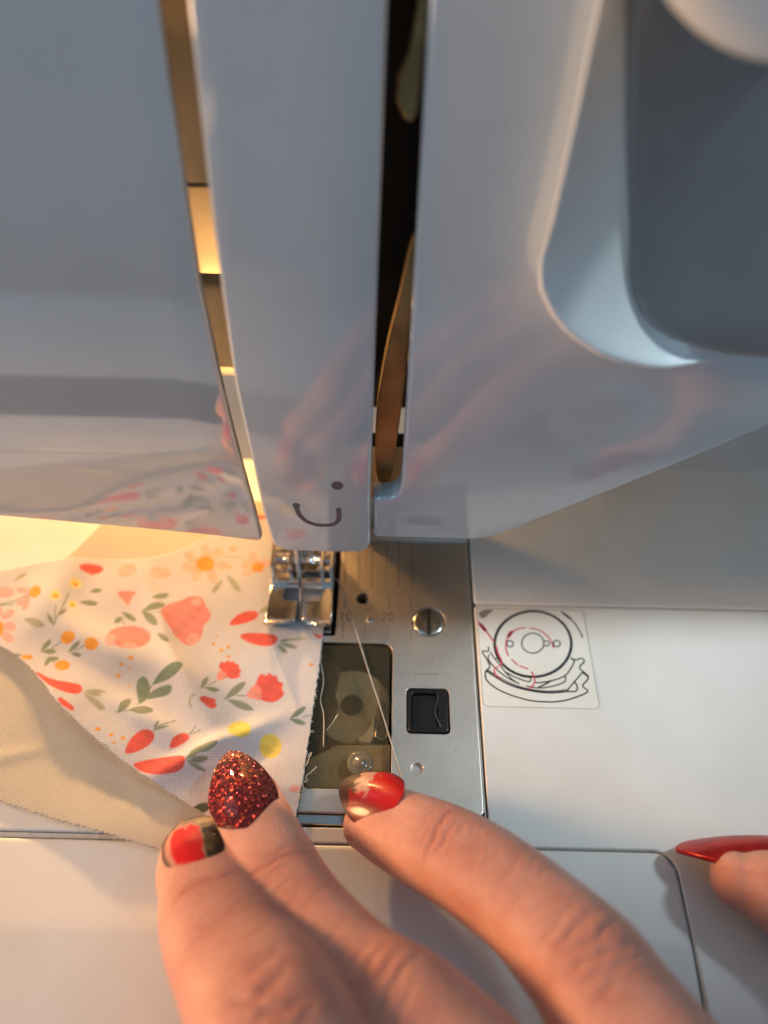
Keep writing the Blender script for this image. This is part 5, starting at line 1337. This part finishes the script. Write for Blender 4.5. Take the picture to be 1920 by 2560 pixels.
for name, F in FING.items():
    path = smooth_path(F['pts'], 0.5)
    # round the tip: extra rings running out in front of the first point
    t0 = path[0, :3] - path[4, :3]
    t0 /= np.linalg.norm(t0)
    rt = (path[0, 3] + path[0, 4]) / 2 * 0.80
    cap = []
    for a in np.linspace(90, 4, 12):
        c_ = math.cos(math.radians(a))
        s_ = math.sin(math.radians(a)) ** 0.85
        q = path[0].copy()
        q[:3] += t0 * rt * c_ * 1.0
        q[3] *= s_
        q[4] *= s_
        cap.append(q)
    full = np.vstack([cap[::-1], path[1:]])
    # full[0] is the very tip
    T, U, B = frames(full[:, :3], F['up'])
    sarc = np.r_[0, np.cumsum(np.linalg.norm(np.diff(full[:, :3], axis=0), axis=1))]
    CL[name] = dict(P=full, T=T, U=U, B=B, s=sarc)
    base = len(V)
    for i in range(len(full)):
        for k in range(NR):
            a = 2 * math.pi * k / NR
            ca, sa = math.cos(a), math.sin(a)
            e = 2.25
            ca = math.copysign(abs(ca) ** (2 / e), ca)
            sa = math.copysign(abs(sa) ** (2 / e), sa)
            th_ = full[i, 4] * (0.92 if ca > 0 else 1.05)
            V.append(full[i, :3] + U[i] * ca * th_ + B[i] * sa * full[i, 3])
    n = len(full)
    for i in range(n - 1):
        for k in range(NR):
            j = (k + 1) % NR
            Fc.append((base + i * NR + k, base + i * NR + j, base + (i + 1) * NR + j, base + (i + 1) * NR + k))
    Fc.append(tuple(base + k for k in range(NR))[::-1])
    Fc.append(tuple(base + (n - 1) * NR + k for k in range(NR)))
# palm: a flattened sweep joining the knuckles to the wrist
palm = smooth_path([(55.1, -107.4, 34.4, 13.1, 6.6), (62.1, -120.8, 36.3, 36.4, 11), (70.8, -142.8, 36, 39.7, 14.3), (79.2, -166.5, 34.4, 32.8, 15.3), (85.6, -193.6, 33.7, 28.4, 16.4), (90.2, -226.8, 34.4, 29.6, 18.6)], 1.5)
T, U, B = frames(palm[:, :3], (0, 0.1, 1))
base = len(V)
for i in range(len(palm)):
    for k in range(NR):
        a = 2 * math.pi * k / NR
        V.append(palm[i, :3] + U[i] * math.cos(a) * palm[i, 4] + B[i] * math.sin(a) * palm[i, 3])
for i in range(len(palm) - 1):
    for k in range(NR):
        j = (k + 1) % NR
        Fc.append((base + i * NR + k, base + i * NR + j, base + (i + 1) * NR + j, base + (i + 1) * NR + k))
Fc.append(tuple(base + k for k in range(NR))[::-1])
Fc.append(tuple(base + (len(palm) - 1) * NR + k for k in range(NR)))

hand = fix_normals(mk('hand', V, Fc, M['skin']))
md = hand.modifiers.new('remesh', 'REMESH')
md.mode = 'VOXEL'
md.voxel_size = 0.42 * S
md.use_smooth_shade = True
sd = hand.modifiers.new('smooth', 'SMOOTH')
sd.factor = 0.5
sd.iterations = 5
bpy.context.view_layer.update()
dg = bpy.context.evaluated_depsgraph_get()
new = bpy.data.meshes.new_from_object(hand.evaluated_get(dg))
hand.modifiers.clear()
old = hand.data
hand.data = new
bpy.data.meshes.remove(old)
if not new.materials:
    new.materials.append(M['skin'])

# skin relief: joint creases and wrinkles, laid out along each finger
nv = len(new.vertices)
co = np.empty(nv * 3)
new.vertices.foreach_get('co', co)
co = co.reshape(-1, 3) / S
nrm = np.empty(nv * 3)
new.vertices.foreach_get('normal', nrm)
nrm = nrm.reshape(-1, 3)
best = np.full(nv, 1e9)
sv = np.zeros(nv)
tv = np.zeros(nv)
rv_ = np.ones(nv) * 8
fid = np.zeros(nv, int)
front_idx = np.nonzero(co[:, 1] > -100)[0]
for fi, (name, c) in enumerate(CL.items()):
    m = c['P'][:, 1] > -108
    P = c['P'][m]
    for ch in np.array_split(front_idx, max(1, len(front_idx) // 20000)):
        d2 = ((co[ch][:, None, :] - P[None, :, :3]) ** 2).sum(2)
        k = d2.argmin(1)
        d = np.sqrt(d2[np.arange(len(ch)), k]) / P[k, 3].clip(2)
        rel = co[ch] - P[k, :3]
        along = (rel * c['T'][m][k]).sum(1)
        th_ = np.arctan2((rel * c['B'][m][k]).sum(1), (rel * c['U'][m][k]).sum(1))
        s_ = c['s'][m][k] + along
        up_ = d < best[ch]
        ii = ch[up_]
        best[ii] = d[up_]
        sv[ii] = s_[up_]
        tv[ii] = th_[up_]
        rv_[ii] = P[k, 3][up_]
        fid[ii] = fi
names = list(CL)
JOINT = {'ring': (21.5, 47.0), 'middle': (25.5, 52.0), 'index': (21.0, 49.5), 'pinky': (18, 40), 'thumb': (26, 60)}
disp = np.zeros(nv)
flush = np.zeros(nv)
for fi, name in enumerate(names):
    idx = front_idx[fid[front_idx] == fi]
    if len(idx) == 0:
        continue
    r = np.random.default_rng(40 + fi)
    s, t = sv[idx], tv[idx]
    dors = np.exp(-(t / 1.15) ** 4)
    x = t * rv_[idx]
    h = np.zeros(len(idx))
    dip, pip = JOINT[name]
    lines = []
    # knuckle crease of the end joint: one deep line with short companions
    lines.append((dip, 0.42, 0.34, 0.0, 6.5))
    for q in range(7):
        lines.append((dip + r.uniform(-4.2, 4.0), r.uniform(0.10, 0.2), r.uniform(0.22, 0.32), r.uniform(-3.5, 3.5), r.uniform(1.8, 4.0)))
    # fine cross wrinkles on the middle segment
    for q in range(26):
        lines.append((dip + 4 + (pip - dip - 9) * r.random(), r.uniform(0.07, 0.15), r.uniform(0.22, 0.32), r.uniform(-5, 5), r.uniform(1.6, 4.2)))
    # big folds over the middle knuckle
    for q, off in enumerate((-5.2, -3.4, -1.4, 0.9, 3.0, 5.0)):
        lines.append((pip + off + r.uniform(-.4, .4), (0.28, 0.40, 0.55, 0.50, 0.40, 0.25)[q], r.uniform(0.34, 0.5), r.uniform(-1.5, 1.5), r.uniform(3.5, 6.0)))
    for q in range(10):
        lines.append((pip + r.uniform(-7, 7), r.uniform(0.10, 0.22), r.uniform(0.25, 0.35), r.uniform(-5, 5), r.uniform(1.2, 3.0)))
    for (s0, dep, wid, x0, xl) in lines:
        bow = 0.35 * np.sin(x * 0.55 + r.uniform(0, 6)) + 0.16 * np.sin(x * 1.6 + r.uniform(0, 6)) + 0.018 * x * x * (1 if s0 < dip + 2 else -1) + r.uniform(-.12, .12) * x
        h -= dep * np.exp(-((s - s0 - bow) / wid) ** 2) * np.exp(-((x - x0) / xl) ** 4)
    # soft pillows between folds, slight waist behind the nail, full knuckle
    h += 0.35 * np.exp(-((s - pip) / 6.5) ** 2) * dors
    h -= 0.30 * np.exp(-((s - dip - 9) / 6) ** 2)
    disp[idx] += 0.85 * h * (0.25 + 0.75 * dors)
    flush[idx] = 0.55 * np.exp(-(s / 9.0) ** 2) * np.where(np.abs(t) > 1.2, 1, .35) + 0.34 * np.exp(-((s - dip) / 3.5) ** 2) * dors + 0.36 * np.exp(-((s - pip) / 6) ** 2) * dors + np.clip(-h, 0, .5) * 0.9
co = co + nrm * disp[:, None]
new.vertices.foreach_set('co', (co * S).ravel())
a = new.attributes.new('st', 'FLOAT_VECTOR', 'POINT')
a.data.foreach_set('vector', np.c_[sv, tv * rv_, fid * 37.0].astype(np.float32).ravel())
a = new.attributes.new('flush', 'FLOAT', 'POINT')
a.data.foreach_set('value', np.clip(flush, 0, .85).astype(np.float32))
new.polygons.foreach_set('use_smooth', np.ones(len(new.polygons), bool))
new.update()
tag(hand, 'left hand with long red varnished nails holding down the fabric', 'hand')

# ------------------------------------------------------------------ fingernails
from mathutils.bvhtree import BVHTree
tri = np.empty(len(new.polygons) * 4, int)
BVH = BVHTree.FromPolygons((co * S).tolist(), [tuple(pl.vertices) for pl in new.polygons])
def hashn(x, y, k):
    v = np.sin(x * 12.9898 * k + y * 78.233 + k * 3.1) * 43758.5453
    return v - np.floor(v)
def vnoise(x, y, k=1.0):
    xi, yi = np.floor(x), np.floor(y)
    fx, fy = x - xi, y - yi
    fx, fy = fx * fx * (3 - 2 * fx), fy * fy * (3 - 2 * fy)
    return (hashn(xi, yi, k) * (1 - fx) + hashn(xi + 1, yi, k) * fx) * (1 - fy) + (hashn(xi, yi + 1, k) * (1 - fx) + hashn(xi + 1, yi + 1, k) * fx) * fy

def nail(label, base, tip, normal, W, arch, point, paint, mat, bow=0.9, thick=0.55, round_c=0.24):
    base, tip = np.asarray(base, float), np.asarray(tip, float)
    A = tip - base
    L = np.linalg.norm(A)
    A /= L
    Nn = np.asarray(normal, float)
    Nn = Nn - A * (Nn @ A)
    Nn /= np.linalg.norm(Nn)
    Bn = np.cross(A, Nn)
    nu, nvv = 72, 96
    u = np.linspace(-1, 1, nu)
    v = np.linspace(0, 1, nvv)
    Ug, Vg = np.meshgrid(u, v)
    # almond outline: half width along the nail
    tt = np.clip((Vg - 0.30) / 0.70, 0, 1)
    w = W * (0.88 + 0.12 * np.sin(np.clip(Vg / 0.30, 0, 1) * math.pi / 2)) * np.clip(1 - tt ** point, 0, 1) ** 0.66
    X = Ug * w
    # the cuticle line bulges towards the knuckle, the tip is rounded by the outline
    Yl = L * Vg + (1 - Vg) * L * round_c * (Ug ** 2 - 0.45) * 1.0
    Zl = arch * (1 - np.abs(X / W) ** 2.1) - arch * 0.85 - bow * (Vg - 0.35) ** 2 * 2.2 + 0.12 * bow
    top = base + A * Yl[..., None] + Bn * X[..., None] + Nn * Zl[..., None]
    # seat the plate on the finger: lift it along its normal until it clears the skin
    need = []
    for i_ in range(4, int(nvv * .62), 6):
        for k_ in range(int(nu * .2), int(nu * .8), 6):
            q_ = top[i_, k_]
            hit = BVH.ray_cast(Vector((q_ + Nn * 9) * S), Vector(-Nn))
            if hit[0] is not None:
                need.append(9 - hit[3] / S)
    lift_ = (np.percentile(need, 93) + 0.12) if need else 0.0
    print('nail', label[:12], 'lift', round(float(lift_), 2), len(need))
    lift_ = min(max(lift_, -1.5), 3.5)
    top = top + Nn * lift_
    bot = top - Nn * thick
    Vt = np.vstack([top.reshape(-1, 3), bot.reshape(-1, 3)])
    q = nu * nvv
    Fc = []
    for i in range(nvv - 1):
        for k in range(nu - 1):
            a_, b_, c_, d_ = i * nu + k, i * nu + k + 1, (i + 1) * nu + k + 1, (i + 1) * nu + k
            Fc += [(a_, b_, c_, d_), (q + a_, q + d_, q + c_, q + b_)]
    rim = [k for k in range(nu)] + [i * nu + nu - 1 for i in range(1, nvv)] + [(nvv - 1) * nu + k for k in range(nu - 2, -1, -1)] + [i * nu for i in range(nvv - 2, 0, -1)]
    for a_, b_ in zip(rim, rim[1:] + rim[:1]):
        Fc.append((a_, b_, q + b_, q + a_))
    o = fix_normals(mk('fingernail', Vt, Fc, mat, hand))
    c = paint(X.ravel(), Yl.ravel(), Ug.ravel(), Vg.ravel())
    c = np.vstack([c, c])
    att = o.data.color_attributes.new('varnish', 'FLOAT_COLOR', 'POINT')
    att.data.foreach_set('color', np.c_[np.clip(c, 0, 1), np.ones(len(c))].astype(np.float32).ravel())
    o['label'] = label
    return o

def blend(c, col_, a):
    a = np.clip(a, 0, 1)[:, None]
    return c * (1 - a) + np.array(col_) * a

def paint_glitter(x, y, u, v):
    n = vnoise(x * 2.2, y * 2.2, 1.3)
    c = np.tile(np.array((0.26, 0.012, 0.016)), (len(x), 1)) * (0.55 + 0.9 * n)[:, None]
    edge = np.clip((v - 0.70) / 0.22 + (np.abs(u) - .75) * 0.8 + (n - .5) * .8, 0, 1)
    return blend(c, (0.62, 0.26, 0.17), edge * 0.8)
def paint_half(x, y, u, v):
    n = vnoise(x * 1.1, y * 1.1, 2.1)
    c = np.tile(np.array((0.26, 0.20, 0.11)), (len(x), 1))
    c = blend(c, (0.72, 0.30, 0.24), np.clip((0.92 - v + (n - .5) * .25) * 5, 0, 1) * np.clip((-u + .2) * 3, 0, 1) * .8)
    c = blend(c, (0.70, 0.006, 0.008), np.clip((0.72 - v + (n - .5) * .25) * 16, 0, 1) * np.clip((0.10 - u + (n - .5) * .12) * 18, 0, 1) * np.clip((u + .80) * 12, 0, 1))
    c = blend(c, (0.006, 0.006, 0.005), np.clip((0.68 - v + (n - .5) * .3) * 16, 0, 1) * np.clip((u - 0.09 + (n - .5) * .12) * 18, 0, 1))
    c = blend(c, (0.05, 0.004, 0.008), np.clip((u - .72) * 8, 0, 1) * np.clip((v - .35) * 6, 0, 1))
    c = blend(c, (0.055, 0.045, 0.022), np.clip((np.abs(u) - .86) * 9, 0, 1) + np.clip((v - .90) * 14, 0, 1))
    c = blend(c, (0.50, 0.40, 0.22), np.clip((.10 - np.abs(v - .78)) * 14, 0, 1) * np.clip((u + .1) * 4, 0, 1) * np.clip((.75 - u) * 5, 0, 1) * .9)
    return c
def paint_chipped(x, y, u, v):
    n = vnoise(x * 1.3, y * 1.3, 3.7) * .65 + vnoise(x * 3.3, y * 3.3, 1.7) * .35
    c = np.tile(np.array((0.60, 0.012, 0.012)), (len(x), 1))
    c = blend(c, (0.20, 0.004, 0.006), np.clip((-u - .10) * 3.0 + (v - .5), 0, 1) * .9)
    chip = np.clip((v - 0.46 + (n - .5) * .4) * 10, 0, 1) * np.clip((u + .30 + (n - .5) * .3) * 5, 0, 1)
    c = blend(c, (0.55, 0.30, 0.22), chip)
    c = blend(c, (0.028, 0.012, 0.006), np.clip((v - 0.66 + (n - .5) * .22 - .05 * u) * 12, 0, 1) * .96)
    c = blend(c, (0.16, 0.05, 0.025), np.clip((np.abs(u) - .90) * 14, 0, 1) * (u > 0))
    c = blend(c, (0.035, 0.018, 0.008), np.clip((np.abs(u) - .88) * 12, 0, 1) * np.clip((v - .3) * 4, 0, 1) + np.clip((v - .93) * 16, 0, 1))
    return c
def paint_red(x, y, u, v):
    n = vnoise(x * .9, y * .5, 5.1)
    c = np.tile(np.array((0.46, 0.014, 0.008)), (len(x), 1)) * (0.75 + 0.5 * n)[:, None]
    return blend(c, (0.55, 0.07, 0.03), np.clip((v - .93) * 9, 0, 1) * .6)

nail('ring fingernail, half red and half black varnish', (-9.2, -56.1, 16.9), (-13.6, -46.9, 8.8), (-0.10, 0.72, 0.80), 6.1, 2.3, 2.4, paint_half, M['nail_gloss'], 1.6)
nail('middle fingernail, dark red glitter varnish with bare tip', (-2.6, -49.7, 15.3), (-9.2, -34.7, 8.1), (-0.05, 0.45, 1.0), 6.0, 2.3, 1.45, paint_glitter, M['nail_glitter'], 1.4)
nail('index fingernail, chipped red varnish with dark worn tip', (21.1, -45.7, 13.8), (11.3, -40.6, 8), (-0.28, 0.25, 1.0), 5.6, 2.4, 1.45, paint_chipped, M['nail_gloss'], 1.3)
nail('thumbnail, plain metallic red and pointed', (88.2, -48.9, 11.3), (71.1, -47.7, 5.4), (0.05, 0.84, 0.64), 6.2, 2.2, 1.6, paint_red, M['nail_red'], 1.6, 0.8)
